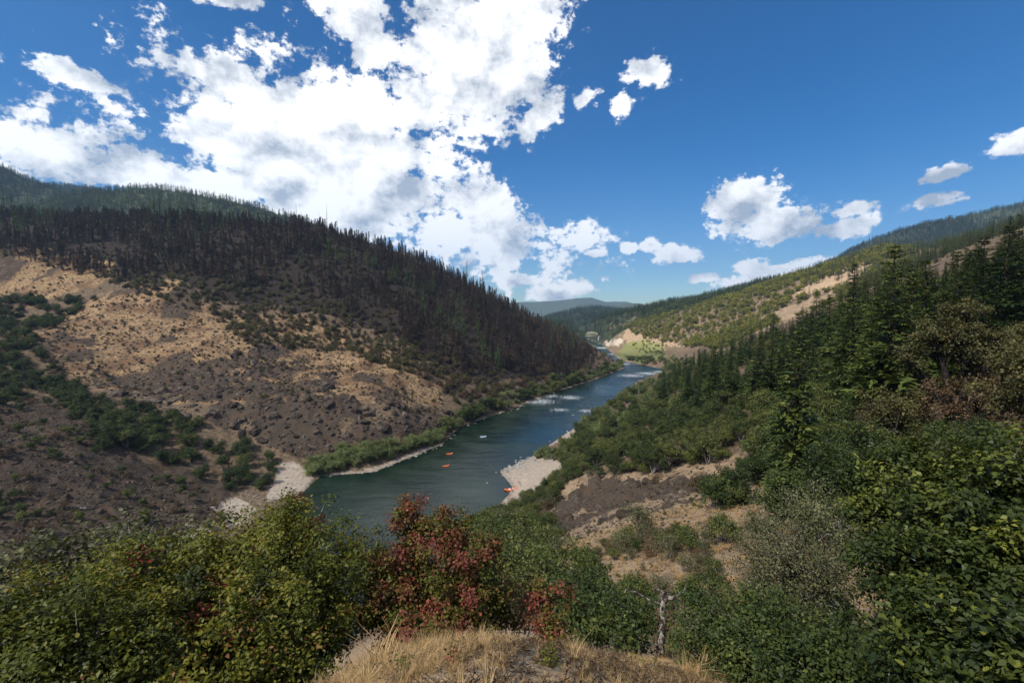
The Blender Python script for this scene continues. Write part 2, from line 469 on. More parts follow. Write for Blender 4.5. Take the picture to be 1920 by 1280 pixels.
# ------------------------------------------------------------------ ground material
gm, nt = new_mat("ground")
G = NT(nt)
oc = G.objco()
a_rock, a_tan, a_burn, a_sand, a_scree, a_dirt, a_far, a_green, a_wet = [G.attr(k) for k in ('rock', 'tan', 'burn', 'sand', 'scree', 'dirt', 'far', 'green', 'wet')]
nA = G.noise(oc, 0.05, 6, 0.6); nB = G.noise(oc, 0.6, 6, 0.65); nC = G.noise(oc, 6.0, 5, 0.65); nD = G.noise(oc, 0.20, 5, 0.6)
soil = G.ramp(nB, [(0.30, (0.050, 0.036, 0.024)), (0.5, (0.125, 0.088, 0.056)), (0.68, (0.20, 0.140, 0.085))])
grass = G.ramp(nB, [(0.28, (0.11, 0.066, 0.036)), (0.5, (0.26, 0.165, 0.085)), (0.68, (0.42, 0.29, 0.155))])
grass2 = G.ramp(nC, [(0.3, (0.17, 0.115, 0.075)), (0.52, (0.29, 0.205, 0.13)), (0.7, (0.42, 0.32, 0.21))])
redd = G.ramp(nB, [(0.3, (0.075, 0.045, 0.027)), (0.7, (0.235, 0.135, 0.068))])
vor = G.n('ShaderNodeTexVoronoi', feature='F1'); G.put(vor.inputs['Vector'], oc); vor.inputs['Scale'].default_value = 0.55
vor2 = G.n('ShaderNodeTexVoronoi', feature='F1'); G.put(vor2.inputs['Vector'], oc); vor2.inputs['Scale'].default_value = 3.2
rockc = G.ramp(nC, [(0.34, (0.020, 0.015, 0.011)), (0.50, (0.060, 0.045, 0.034)), (0.62, (0.125, 0.098, 0.075)), (0.74, (0.33, 0.31, 0.28))])
rockc = G.mix(G.ss(nD, 0.45, 0.65), rockc, (0.085, 0.056, 0.037))
sandc = G.ramp(G.math('ADD', G.math('MULTIPLY', nC, 0.5), G.math('MULTIPLY', nB, 0.5)), [(0.34, (0.22, 0.175, 0.135)), (0.5, (0.34, 0.28, 0.22)), (0.66, (0.47, 0.395, 0.315))])
burnc = G.ramp(nB, [(0.3, (0.013, 0.010, 0.008)), (0.58, (0.036, 0.026, 0.019)), (0.75, (0.085, 0.056, 0.035))])
forc = G.ramp(nD, [(0.3, (0.022, 0.030, 0.015)), (0.6, (0.055, 0.062, 0.030)), (0.75, (0.13, 0.115, 0.06))])
col = soil
col = G.mix(a_far, col, forc)
col = G.mix(a_burn, col, burnc)
tanc = G.mix(G.ss(nA, 0.46, 0.60), grass, redd)
col = G.mix(G.math('MULTIPLY', a_tan, G.ss(G.math('ADD', G.math('MULTIPLY', nD, 0.6), G.math('MULTIPLY', nB, 0.4)), 0.36, 0.52)), col, tanc)
col = G.mix(G.math('MULTIPLY', a_dirt, G.ss(G.math('ADD', G.math('MULTIPLY', nD, 0.5), G.math('MULTIPLY', nB, 0.5)), 0.36, 0.56, 0.25, 1.0)), col, grass2)
col = G.mix(a_scree, col, G.ramp(G.math('ADD', G.math('MULTIPLY', nB, 0.6), G.math('MULTIPLY', nC, 0.4)), [(0.38, (0.020, 0.014, 0.009)), (0.52, (0.068, 0.047, 0.031)), (0.64, (0.17, 0.125, 0.085))]))
rockm = G.math('MULTIPLY', G.ss(G.math('ADD', G.math('MULTIPLY', a_rock, 0.72), G.math('ADD', G.math('MULTIPLY_ADD', nB, 1.8, -0.9), G.math('MULTIPLY_ADD', nD, 1.5, -0.75))), 0.36, 0.50), G.ss(a_rock, 0.0, 0.25))
col = G.mix(rockm, col, rockc)
col = G.mix(G.math('MULTIPLY', a_green, G.ss(nD, 0.3, 0.6)), col, (0.13, 0.15, 0.040))
col = G.mix(a_sand, col, sandc)
col = G.mix(G.math('MULTIPLY', a_wet, 0.6), col, G.mix(1.0, col, (0.45, 0.42, 0.38), 'MULTIPLY'))
hgt = G.math('ADD', G.math('MULTIPLY', nC, 0.22), G.math('ADD', G.math('MULTIPLY', vor2.outputs['Distance'], G.math('MULTIPLY', rockm, 0.6)), G.math('MULTIPLY', nB, 0.9)))
G.out(G.bsdf(col, 0.92, 0.15, G.bump(hgt, 0.8, 0.5)))
V = lambda n, **k: np.append(zone(n, GX, GY, GH, **k), 0.0)
GRC = np.hypot(GX, GY)
attrs = dict(rock=np.append(GROCK, 0), tan=V('tan', seed=2), burn=V('burn', seed=3), sand=np.maximum(V('sand', jitter=4, seed=5), np.append(((GDRIV < 2.2) & (GRC > 120) & (fbm(GX, GY, 14, 3, 93) > 0.52)).astype(float) * 0.8, 0)),
             scree=V('scree', seed=4), dirt=np.maximum(V('dirt', jitter=8, seed=6), np.append((GRC < 8).astype(float), 1)), far=np.append(smooth(GRC, 1020, 1250), 0), green=V('green', jitter=6), wet=np.append(((GDRIV < 1.0) & ~GINS).astype(float), 0))
ground = link("ground", make_mesh("ground", verts, quads, tris, attrs, [gm], smooth_shade=True))
tag(ground, "steep canyon slopes of dry grass, dark rock and burnt soil along the river", kind='structure')

# ------------------------------------------------------------------ water
wm, nt = new_mat("river_water")
G = NT(nt)
oc = G.objco()
foam = G.attr('foam'); rough_w = G.attr('chop')
m1 = G.n('ShaderNodeMapping'); G.put(m1.inputs[0], oc); m1.inputs['Rotation'].default_value = (0, 0, R(28)); m1.inputs['Scale'].default_value = (0.5, 1.4, 1)
w1 = G.noise(m1.outputs[0], 0.9, 5, 0.6); w2 = G.noise(m1.outputs[0], 0.12, 4, 0.55); w3 = G.noise(oc, 0.035, 4, 0.6)
fb = G.ss(G.math('ADD', G.math('MULTIPLY', foam, 0.55), G.math('MULTIPLY_ADD', w1, 2.4, -1.2)), 0.45, 0.75)
fb = G.math('MULTIPLY', fb, G.ss(foam, 0.02, 0.2))
wc = G.mix(G.ss(w3, 0.35, 0.65), (0.006, 0.014, 0.009), (0.013, 0.026, 0.016))
wc = G.mix(fb, wc, (0.72, 0.76, 0.78))
hh = G.math('MULTIPLY', G.math('ADD', G.math('MULTIPLY', w1, 0.28), G.math('MULTIPLY', w2, 0.9)), G.math('ADD', rough_w, 0.22))
rr = G.math('ADD', G.math('MULTIPLY', fb, 0.6), G.math('ADD', G.ss(w2, 0.4, 0.6, 0.06, 0.14), G.math('MULTIPLY', rough_w, 0.26)))
b = G.n('ShaderNodeBsdfPrincipled')
G.put(b.inputs['Base Color'], wc); G.put(b.inputs['Roughness'], rr); b.inputs['IOR'].default_value = 1.33
G.put(b.inputs['Normal'], G.bump(hh, 0.34, 1.0))
G.out(b.outputs[0])
# water rows run from bank to bank
def resample(p, n):
    p = np.array(p); d = np.concatenate([[0], np.cumsum(np.hypot(*np.diff(p, axis=0).T))]); t = np.linspace(0, d[-1], n)
    return np.stack([np.interp(t, d, p[:, 0]), np.interp(t, d, p[:, 1])], -1)
wx, wy = [], []
gx, gy = np.meshgrid(np.arange(-170, 330, 3.0), np.arange(-260, 1900, 3.0))
fx, fy = gx.ravel(), gy.ravel()
dr = poly_dist(fx, fy, RIVER); inr = in_poly(fx, fy, RIVER)
keep = (inr | (dr < 9)).reshape(gx.shape)
nyy, nxx = gx.shape
cell = keep[:-1, :-1] | keep[1:, :-1] | keep[:-1, 1:] | keep[1:, 1:]
ci, cj = np.nonzero(cell)
wq = np.stack([ci * nxx + cj, ci * nxx + cj + 1, (ci + 1) * nxx + cj + 1, (ci + 1) * nxx + cj], -1)
FOAM = [((1010, 752), 22), ((1070, 745), 16), ((1030, 742), 14), ((1185, 704), 26), ((1215, 700), 26), ((1240, 697), 20), ((1120, 690), 24), ((1130, 652), 40), ((1150, 664), 24), ((1165, 682), 26), ((1100, 770), 10), ((1050, 768), 10), ((985, 750), 10)]
fo = np.zeros(fx.shape)
for (p, rr_) in FOAM:
    c = at_z(*p)
    fo = np.maximum(fo, np.exp(-(((fx - c[0]) ** 2 + (fy - c[1]) ** 2) / rr_ ** 2)))
chop = 0.14 + 0.75 * smooth(fy, 260, 420) * (0.5 + fo) + 0.25 * smooth(fbm(fx, fy, 60, 3, 5), 0.4, 0.6)
used = np.unique(wq); remap = np.full(len(fx), -1); remap[used] = np.arange(len(used))
wverts = np.stack([fx[used], fy[used], np.zeros(len(used))], -1)
water = link("river_water", make_mesh("river_water", wverts, remap[wq], None, dict(foam=fo[used], chop=chop[used]), [wm], smooth_shade=True))
tag(water, "dark green river running through the canyon with white rapids", kind='structure')

# ------------------------------------------------------------------ unseen cloud deck added to shade the near valley, and the air
cm, nt = new_mat("cloud")
G = NT(nt)
tb = G.n('ShaderNodeBsdfTransparent'); db = G.n('ShaderNodeBsdfDiffuse'); tl = G.n('ShaderNodeBsdfTranslucent')
db.inputs[0].default_value = (0.9, 0.9, 0.9, 1); tl.inputs[0].default_value = (0.9, 0.9, 0.9, 1)
ma = G.n('ShaderNodeMixShader'); ma.inputs[0].default_value = 0.6; nt.links.new(db.outputs[0], ma.inputs[1]); nt.links.new(tl.outputs[0], ma.inputs[2])
mb = G.n('ShaderNodeMixShader'); mb.inputs[0].default_value = 0.25; nt.links.new(tb.outputs[0], mb.inputs[1]); nt.links.new(ma.outputs[0], mb.inputs[2])
G.out(mb.outputs[0])
CZ = 3000.0
gx0, gy0 = np.meshgrid(np.arange(-2600, 2700, 55.0), np.arange(-900, 3600, 55.0))
def blob(x, y, cx_, cy_, rx, ry): return np.exp(-(((x - cx_) / rx) ** 2 + ((y - cy_) / ry) ** 2))
near = smooth(1.0 - np.hypot((gx0 + 150) / 720, (gy0 - 220) / 560), -0.1, 0.25)
patch_ = fbm(gx0, gy0, 700, 4, 201)
mask = np.maximum(near * 1.1, (patch_ - 0.38) * 4 * smooth(np.hypot(gx0, gy0 - 250), 700, 1000))
mask = mask - 2.2 * blob(gx0, gy0, 470, 900, 330, 300) - 0.8 * blob(gx0, gy0, 260, 1000, 160, 260) - 0.5 * (fbm(gx0, gy0, 260, 4, 207) - 0.5)  # gap shaped in the unseen cloud keeps the hill past the bend in sun
mask = mask * smooth(3500 - gy0, 0, 500) * smooth(2600 - np.abs(gx0), 0, 500)
hz = np.clip(mask, 0, 1)
shx, shy = SUN_DIR[0] / SUN_DIR[2] * CZ, SUN_DIR[1] / SUN_DIR[2] * CZ
lump = fbm(gx0, gy0, 240, 5, 211)
top = CZ + 40 + np.sqrt(hz) * (180 + 420 * lump); bot = CZ - np.sqrt(hz) * (40 + 60 * fbm(gx0, gy0, 300, 3, 213))
ok = hz > 0.05
ny_, nx_ = gx0.shape
cellc = ok[:-1, :-1] & ok[1:, :-1] & ok[:-1, 1:] & ok[1:, 1:]
ci, cj = np.nonzero(cellc)
qa = np.stack([ci * nx_ + cj, ci * nx_ + cj + 1, (ci + 1) * nx_ + cj + 1, (ci + 1) * nx_ + cj], -1)
NN = nx_ * ny_
vt = np.concatenate([np.stack([gx0 + shx, gy0 + shy, top], -1).reshape(-1, 3), np.stack([gx0 + shx, gy0 + shy, bot], -1).reshape(-1, 3)])
qall = np.concatenate([qa, qa[:, ::-1] + NN]); us = np.unique(qall); rm = np.full(2 * NN, -1); rm[us] = np.arange(len(us))
cl = link("shade_clouds", make_mesh("shade_clouds", vt[us], rm[qall], None, None, [cm], smooth_shade=True))
tag(cl, "unseen broken white cloud layer added to shade the near valley", kind='stuff')

hm, nt = new_mat("haze")
G = NT(nt)
pv = G.n('ShaderNodeVolumePrincipled')
pv.inputs['Color'].default_value = (0.40, 0.66, 1.0, 1)
pv.inputs['Density'].default_value = 0.8e-4
pv.inputs['Anisotropy'].default_value = 0.2
G.out(None, vol=pv.outputs[0])
g_ = np.array([[i, j, k] for i in (-9600, 9600) for j in (-9600, 9600) for k in (-5.0, 1400.0)], float)
hz_ = link("haze", make_mesh("haze", g_, [[0, 1, 3, 2], [4, 6, 7, 5], [0, 4, 5, 1], [2, 3, 7, 6], [0, 2, 6, 4], [1, 5, 7, 3]], None, None, [hm]))
tag(hz_, "thin blue air between the hills", kind='stuff')

# ------------------------------------------------------------------ height lookup on the finished sheet
GHr = GH.reshape(NR, NA)
_angw = np.concatenate([ang, [ang[0] + 2 * math.pi]])
def gzf(x, y):
    x = np.atleast_1d(np.asarray(x, float)); y = np.atleast_1d(np.asarray(y, float))
    r = np.hypot(x, y); a = np.arctan2(x, y); a = np.where(a < ang[0], a + 2 * math.pi, a)
    fi = np.clip(np.interp(r, rad, np.arange(NR)), 0, NR - 1.001); fj = np.clip(np.interp(a, _angw, np.arange(NA + 1)), 0, NA - 0.001)
    i = fi.astype(int); j = fj.astype(int); u = fi - i; v = fj - j; j1 = (j + 1) % NA
    return (GHr[i, j] * (1 - v) + GHr[i, j1] * v) * (1 - u) + (GHr[i + 1, j] * (1 - v) + GHr[i + 1, j1] * v) * u
def visible(x, y, z):
    x, y, z = map(lambda v: np.atleast_1d(np.asarray(v, float)), (x, y, z))
    ok = np.ones(len(x), bool)
    for t in np.concatenate([np.geomspace(0.02, 0.6, 26), np.linspace(0.62, 0.985, 44)]):
        ok &= (CAM[2] + (z - CAM[2]) * t) > gzf(x * t, y * t) - 0.3
    return ok
def in_frame(x, y, z, m=40):
    px, py = project(np.stack([x, y, z], -1))
    return (px > -m) & (px < 1920 + m) & (py > -m) & (py < 1280 + m)
def hit(px, py, y0=1.5, y1=3000):
    d = ray(px, py)
    ys = np.geomspace(y0, y1, 4000)
    P = CAM + d[None] * (ys / d[1])[:, None]
    below = P[:, 2] < gzf(P[:, 0], P[:, 1])
    if not below.any(): print('NO HIT', px, py, y0, y1)
    return P[np.argmax(below)]

# ------------------------------------------------------------------ geometry collectors
class Geo:
    def __init__(s): s.v = []; s.q = []; s.t = []; s.tint = []; s.n = 0; s.qm = []; s.tm = []
    def add(s, v, q=None, t=None, tint=0.5, mat=0):
        v = np.asarray(v, float).reshape(-1, 3)
        s.v.append(v); s.tint.append(np.broadcast_to(np.asarray(tint, float), (len(v),)))
        if q is not None and len(q): q = np.asarray(q); s.q.append(q + s.n); s.qm.append(np.full(len(q), mat))
        if t is not None and len(t): t = np.asarray(t); s.t.append(t + s.n); s.tm.append(np.full(len(t), mat))
        s.n += len(v)
    def join(s, o, mat=None):
        for v, ti in zip(o.v, o.tint): s.v.append(v); s.tint.append(ti)
        for q, m in zip(o.q, o.qm): s.q.append(q + s.n); s.qm.append(m if mat is None else np.full(len(q), mat))
        for q, m in zip(o.t, o.tm): s.t.append(q + s.n); s.tm.append(m if mat is None else np.full(len(q), mat))
        s.n += o.n
    def mesh(s, name, mats, smooth_shade=False):
        v = np.concatenate(s.v); q = np.concatenate(s.q) if s.q else None; t = np.concatenate(s.t) if s.t else None
        return make_mesh(name, v, q, t, dict(tint=np.concatenate(s.tint)), mats, np.concatenate(s.qm) if s.q else None, np.concatenate(s.tm) if s.t else None, smooth_shade)
def unit(v): return v / (np.linalg.norm(v, axis=-1, keepdims=True) + 1e-9)
def leaves(g, P, N, D, size, tint, width=0.34, fold=0.10, mat=0):
    D = unit(D - N * np.sum(D * N, -1, keepdims=True)); S = np.cross(N, D)
    sz = np.broadcast_to(np.asarray(size, float), (len(P),))[:, None]
    a = P; b = P + D * sz * 0.45 + S * sz * width + N * sz * fold; c = P + D * sz - N * sz * fold * 0.6; d = P + D * sz * 0.45 - S * sz * width + N * sz * fold
    v = np.stack([a, b, c, d], 1).reshape(-1, 3)
    g.add(v, np.arange(len(v)).reshape(-1, 4), tint=np.repeat(np.broadcast_to(tint, (len(P),)), 4), mat=mat)
def tube(g, pts, rads, sides=6, tint=0.5, cap=False, mat=0, closed=False):
    pts = np.asarray(pts, float); rads = np.broadcast_to(np.asarray(rads, float), (len(pts),))
    if closed: T = unit(np.roll(pts, -1, 0) - np.roll(pts, 1, 0))
    else: T = unit(np.gradient(pts, axis=0))
    up = np.where(np.abs(T[:, 2:3]) > 0.9, np.array([[1.0, 0, 0]]), np.array([[0, 0, 1.0]]))
    A = unit(np.cross(T, up)); B = np.cross(A, T)
    th = np.arange(sides) / sides * 2 * math.pi
    v = pts[:, None] + rads[:, None, None] * (np.cos(th)[None, :, None] * A[:, None] + np.sin(th)[None, :, None] * B[:, None])
    n = len(pts); ar = np.arange(n if closed else n - 1)[:, None]; k = np.arange(sides)[None]; nx = (ar + 1) % n
    q = np.stack([ar * sides + k, ar * sides + (k + 1) % sides, nx * sides + (k + 1) % sides, nx * sides + k], -1).reshape(-1, 4)
    t = None
    v = v.reshape(-1, 3)
    if cap and not closed:
        v = np.concatenate([v, pts[:1], pts[-1:]]); i0 = len(v) - 2; kk = np.arange(sides)
        t = np.concatenate([np.stack([np.full(sides, i0), (kk + 1) % sides, kk], -1), np.stack([np.full(sides, i0 + 1), (n - 1) * sides + kk, (n - 1) * sides + (kk + 1) % sides], -1)])
    g.add(v, q, t, tint, mat)
def box(g, c, s, tint=0.5, mat=0, rz=0.0):
    x, y, z = np.array(s) / 2
    v = np.array([[i, j, k] for i in (-x, x) for j in (-y, y) for k in (-z, z)])
    ca, sa = math.cos(rz), math.sin(rz)
    v = np.stack([v[:, 0] * ca - v[:, 1] * sa, v[:, 0] * sa + v[:, 1] * ca, v[:, 2]], -1) + np.array(c)
    g.add(v, [[0, 1, 3, 2], [4, 6, 7, 5], [0, 4, 5, 1], [2, 3, 7, 6], [0, 2, 6, 4], [1, 5, 7, 3]], tint=tint, mat=mat)
def bar(g, a, b, r, mat=0): tube(g, [a, b], [r, r], 4, cap=True, mat=mat)

# ------------------------------------------------------------------ plant materials
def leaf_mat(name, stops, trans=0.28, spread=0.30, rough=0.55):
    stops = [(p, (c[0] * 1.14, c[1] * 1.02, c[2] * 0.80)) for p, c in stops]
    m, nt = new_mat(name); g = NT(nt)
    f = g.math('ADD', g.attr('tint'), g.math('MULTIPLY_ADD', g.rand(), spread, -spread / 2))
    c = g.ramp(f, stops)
    b = g.bsdf(c, rough, 0.28)
    tr = g.n('ShaderNodeBsdfTranslucent'); g.put(tr.inputs[0], g.mix(1.0, c, (1.25, 1.15, 0.55), 'MULTIPLY'))
    mx = g.n('ShaderNodeMixShader'); mx.inputs[0].default_value = trans
    nt.links.new(b, mx.inputs[1]); nt.links.new(tr.outputs[0], mx.inputs[2])
    g.out(mx.outputs[0])
    return m
def bark_mat(name, dark, light, scale=6.0, lo=0.42, hi=0.62):
    m, nt = new_mat(name); g = NT(nt)
    mp = g.n('ShaderNodeMapping'); g.put(mp.inputs[0], g.objco()); mp.inputs['Scale'].default_value = (1, 1, 0.35)
    n = g.noise(mp.outputs[0], scale, 5, 0.65)
    g.out(g.bsdf(g.mix(g.ss(n, lo, hi), dark, light), 0.9, 0.15, g.bump(n, 0.7, 0.05)))
    return m
M_fir = leaf_mat("fir_needles", [(0.12, (0.014, 0.030, 0.011)), (0.45, (0.046, 0.078, 0.023)), (0.70, (0.090, 0.130, 0.036)), (0.92, (0.14, 0.17, 0.045))], 0.18, 0.45)
M_firm = leaf_mat("hill_fir_needles", [(0.15, (0.034, 0.074, 0.030)), (0.5, (0.080, 0.145, 0.055)), (0.85, (0.15, 0.205, 0.075))], 0.15)
M_firl = leaf_mat("young_fir_needles", [(0.15, (0.020, 0.045, 0.013)), (0.5, (0.055, 0.092, 0.024)), (0.85, (0.13, 0.16, 0.04))], 0.18)
M_burn = leaf_mat("scorched_needles", [(0.12, (0.016, 0.012, 0.010)), (0.45, (0.042, 0.031, 0.025)), (0.72, (0.080, 0.058, 0.045)), (0.95, (0.13, 0.075, 0.045))], 0.05, 0.6)
M_oak = leaf_mat("oak_leaves", [(0.15, (0.018, 0.034, 0.010)), (0.45, (0.048, 0.075, 0.021)), (0.68, (0.085, 0.112, 0.032)), (0.9, (0.15, 0.165, 0.055))], 0.25, 0.5)
M_oakd = leaf_mat("dark_oak_leaves", [(0.15, (0.012, 0.026, 0.008)), (0.5, (0.036, 0.062, 0.017)), (0.8, (0.075, 0.105, 0.028)), (0.95, (0.16, 0.19, 0.045))], 0.25)
M_olive = leaf_mat("olive_leaves", [(0.15, (0.030, 0.037, 0.014)), (0.5, (0.078, 0.082, 0.032)), (0.85, (0.15, 0.14, 0.060))], 0.2)
M_will = leaf_mat("willow_leaves", [(0.15, (0.050, 0.085, 0.034)), (0.5, (0.125, 0.175, 0.075)), (0.85, (0.22, 0.27, 0.13))], 0.3)
M_lime = leaf_mat("sunlit_oak_leaves", [(0.15, (0.040, 0.060, 0.010)), (0.5, (0.115, 0.135, 0.020)), (0.85, (0.21, 0.215, 0.035))], 0.3)
M_brown = leaf_mat("dead_leaves", [(0.15, (0.035, 0.024, 0.014)), (0.5, (0.082, 0.057, 0.035)), (0.85, (0.155, 0.110, 0.070))], 0.15)
M_red = leaf_mat("reddening_leaves", [(0.10, (0.038, 0.060, 0.012)), (0.34, (0.100, 0.110, 0.020)), (0.46, (0.125, 0.085, 0.026)), (0.58, (0.135, 0.046, 0.036)), (0.80, (0.20, 0.055, 0.048)), (0.95, (0.31, 0.12, 0.07))], 0.28, 0.0)
M_maple = leaf_mat("shrub_leaves", [(0.10, (0.022, 0.036, 0.007)), (0.42, (0.064, 0.085, 0.012)), (0.66, (0.120, 0.138, 0.018)), (0.83, (0.175, 0.172, 0.028)), (0.90, (0.17, 0.075, 0.030)), (0.97, (0.15, 0.035, 0.025))], 0.28, 0.0)
M_big = leaf_mat("broad_leaves", [(0.10, (0.014, 0.028, 0.008)), (0.45, (0.036, 0.058, 0.014)), (0.70, (0.075, 0.104, 0.022)), (0.90, (0.17, 0.20, 0.040))], 0.28, 0.0)
M_gray = leaf_mat("grey_leaves", [(0.15, (0.030, 0.038, 0.020)), (0.5, (0.072, 0.085, 0.040)), (0.85, (0.15, 0.16, 0.10))], 0.2)
M_grass = leaf_mat("dry_grass", [(0.15, (0.20, 0.135, 0.075)), (0.5, (0.40, 0.30, 0.175)), (0.85, (0.60, 0.49, 0.32))], 0.3)
M_bark = bark_mat("fir_bark", (0.028, 0.021, 0.016), (0.085, 0.064, 0.048))
M_char = bark_mat("charred_bark", (0.014, 0.011, 0.010), (0.050, 0.041, 0.036))
M_lichen = bark_mat("lichen_bark", (0.055, 0.040, 0.032), (0.42, 0.40, 0.36), 9.0, 0.44, 0.60)
M_dead = bark_mat("weathered_wood", (0.16, 0.135, 0.115), (0.46, 0.42, 0.37), 5.0)

# ------------------------------------------------------------------ plant builders
def conifer(seed, h=25.0, R0=4.2, whorls=28, per=5, spr=14, z0=0.10, width=0.20, droop=0.30, ragged=0.35, s_min=0.45, top_pow=0.80, tb=0.45):
    r = np.random.default_rng(seed)
    tr = Geo(); cr = Geo()
    lean = r.normal(0, 0.012, 2)
    zz = np.linspace(0, 1, 9)
    tube(tr, np.stack([lean[0] * h * zz ** 2, lean[1] * h * zz ** 2, zz * h], -1), (0.016 * h) * (1 - zz) ** 0.9 + 0.02, 7)
    lop = r.uniform(0, 2 * math.pi); 
    for w in range(whorls):
        f = z0 + (1 - z0) * (w + r.uniform(-0.3, 0.3)) / whorls
        f = min(max(f, z0), 0.985)
        Lw = R0 * ((1 - f) ** top_pow) * min(1.0, 0.55 + 2.2 * (f - z0 + 0.05)) * r.uniform(1 - ragged, 1 + ragged * 0.6) + 0.25
        np_ = per + r.integers(-1, 2)
        a0 = r.uniform(0, 6.28)
        for b in range(max(2, np_)):
            if r.random() < 0.08: continue
            a = a0 + b * 6.283 / max(2, np_) + r.normal(0, 0.25)
            L = Lw * r.uniform(0.65, 1.18) * (1 + 0.12 * math.cos(a - lop))
            pit = -0.25 + 0.75 * f + r.normal(0, 0.10)
            dr = droop * r.uniform(0.6, 1.3) * (1 - 0.6 * f)
            d = np.array([math.cos(a), math.sin(a), 0.0])
            base = np.array([lean[0] * h * f * f, lean[1] * h * f * f, f * h])
            if L > 0.8:
                tt = np.array([0, 0.5, 0.92])[:, None]
                tube(tr, base + d * L * tt + np.array([0, 0, 1.0]) * (pit * L * tt - dr * L * tt ** 2), [0.0028 * h * (1 - f) + 0.012, 0.012, 0.006], 3)
            n = max(4, int(spr * (0.45 + 0.55 * L / (R0 + 0.25))))
            t = np.sort(r.uniform(0.16, 1.0, n))
            t[-1] = 0.97
            P = base + d * (L * t)[:, None] + np.array([0, 0, 1.0]) * (pit * L * t - dr * L * t ** 2)[:, None]
            sd = np.where(np.arange(n) % 2 == 0, 1.0, -1.0) * r.uniform(0.5, 1.15, n)
            sd[-1] = 0
            sa = a + sd
            slope = (pit - 2 * dr * t)
            D = np.stack([np.cos(sa), np.sin(sa), slope * np.cos(sd) - r.uniform(0.0, 0.45, n)], -1)
            N = unit(np.stack([r.normal(0, 0.35, n), r.normal(0, 0.35, n), np.ones(n)], -1))
            sz = np.maximum(s_min, 0.42 * L * (1.15 - t)) * r.uniform(0.7, 1.25, n)
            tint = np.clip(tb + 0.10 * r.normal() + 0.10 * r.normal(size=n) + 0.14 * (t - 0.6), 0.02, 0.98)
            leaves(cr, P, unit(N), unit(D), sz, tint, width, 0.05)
    return tr, cr
def burnt(seed, h=20.0, R0=2.0, whorls=24, per=4, spr=5, needles=1.0):
    r = np.random.default_rng(seed)
    tr = Geo(); cr = Geo()
    zz = np.linspace(0, 1, 6)
    lean = r.normal(0, 0.02, 2)
    tube(tr, np.stack([lean[0] * h * zz ** 2, lean[1] * h * zz ** 2, zz * h], -1), 0.012 * h * (1 - zz) ** 0.9 + 0.02, 5)
    for w in range(whorls):
        f = 0.16 + 0.82 * w / whorls
        for b in range(per):
            a = r.uniform(0, 6.28); L = R0 * (1 - f) ** 0.85 * r.uniform(0.4, 1.2) + 0.15
            d = np.array([math.cos(a), math.sin(a), r.uniform(-0.35, 0.25)])
            base = np.array([lean[0] * h * f * f, lean[1] * h * f * f, f * h])
            tube(tr, [base, base + d * L], [0.035, 0.008], 3)
            if needles > 0:
                n = max(2, int(spr * r.uniform(0.3, 1.4) * needles))
                t = r.uniform(0.2, 1.0, n)
                D = np.stack([np.cos(a + r.normal(0, 0.8, n)), np.sin(a + r.normal(0, 0.8, n)), r.normal(-0.2, 0.5, n)], -1)
                leaves(cr, base + d * (L * t)[:, None], unit(r.normal(size=(n, 3)) + [0, 0, 1.2]), unit(D), r.uniform(0.5, 1.3, n), np.clip(0.5 + 0.2 * r.normal(size=n), 0, 1), 0.17, 0.02)
    return tr, cr
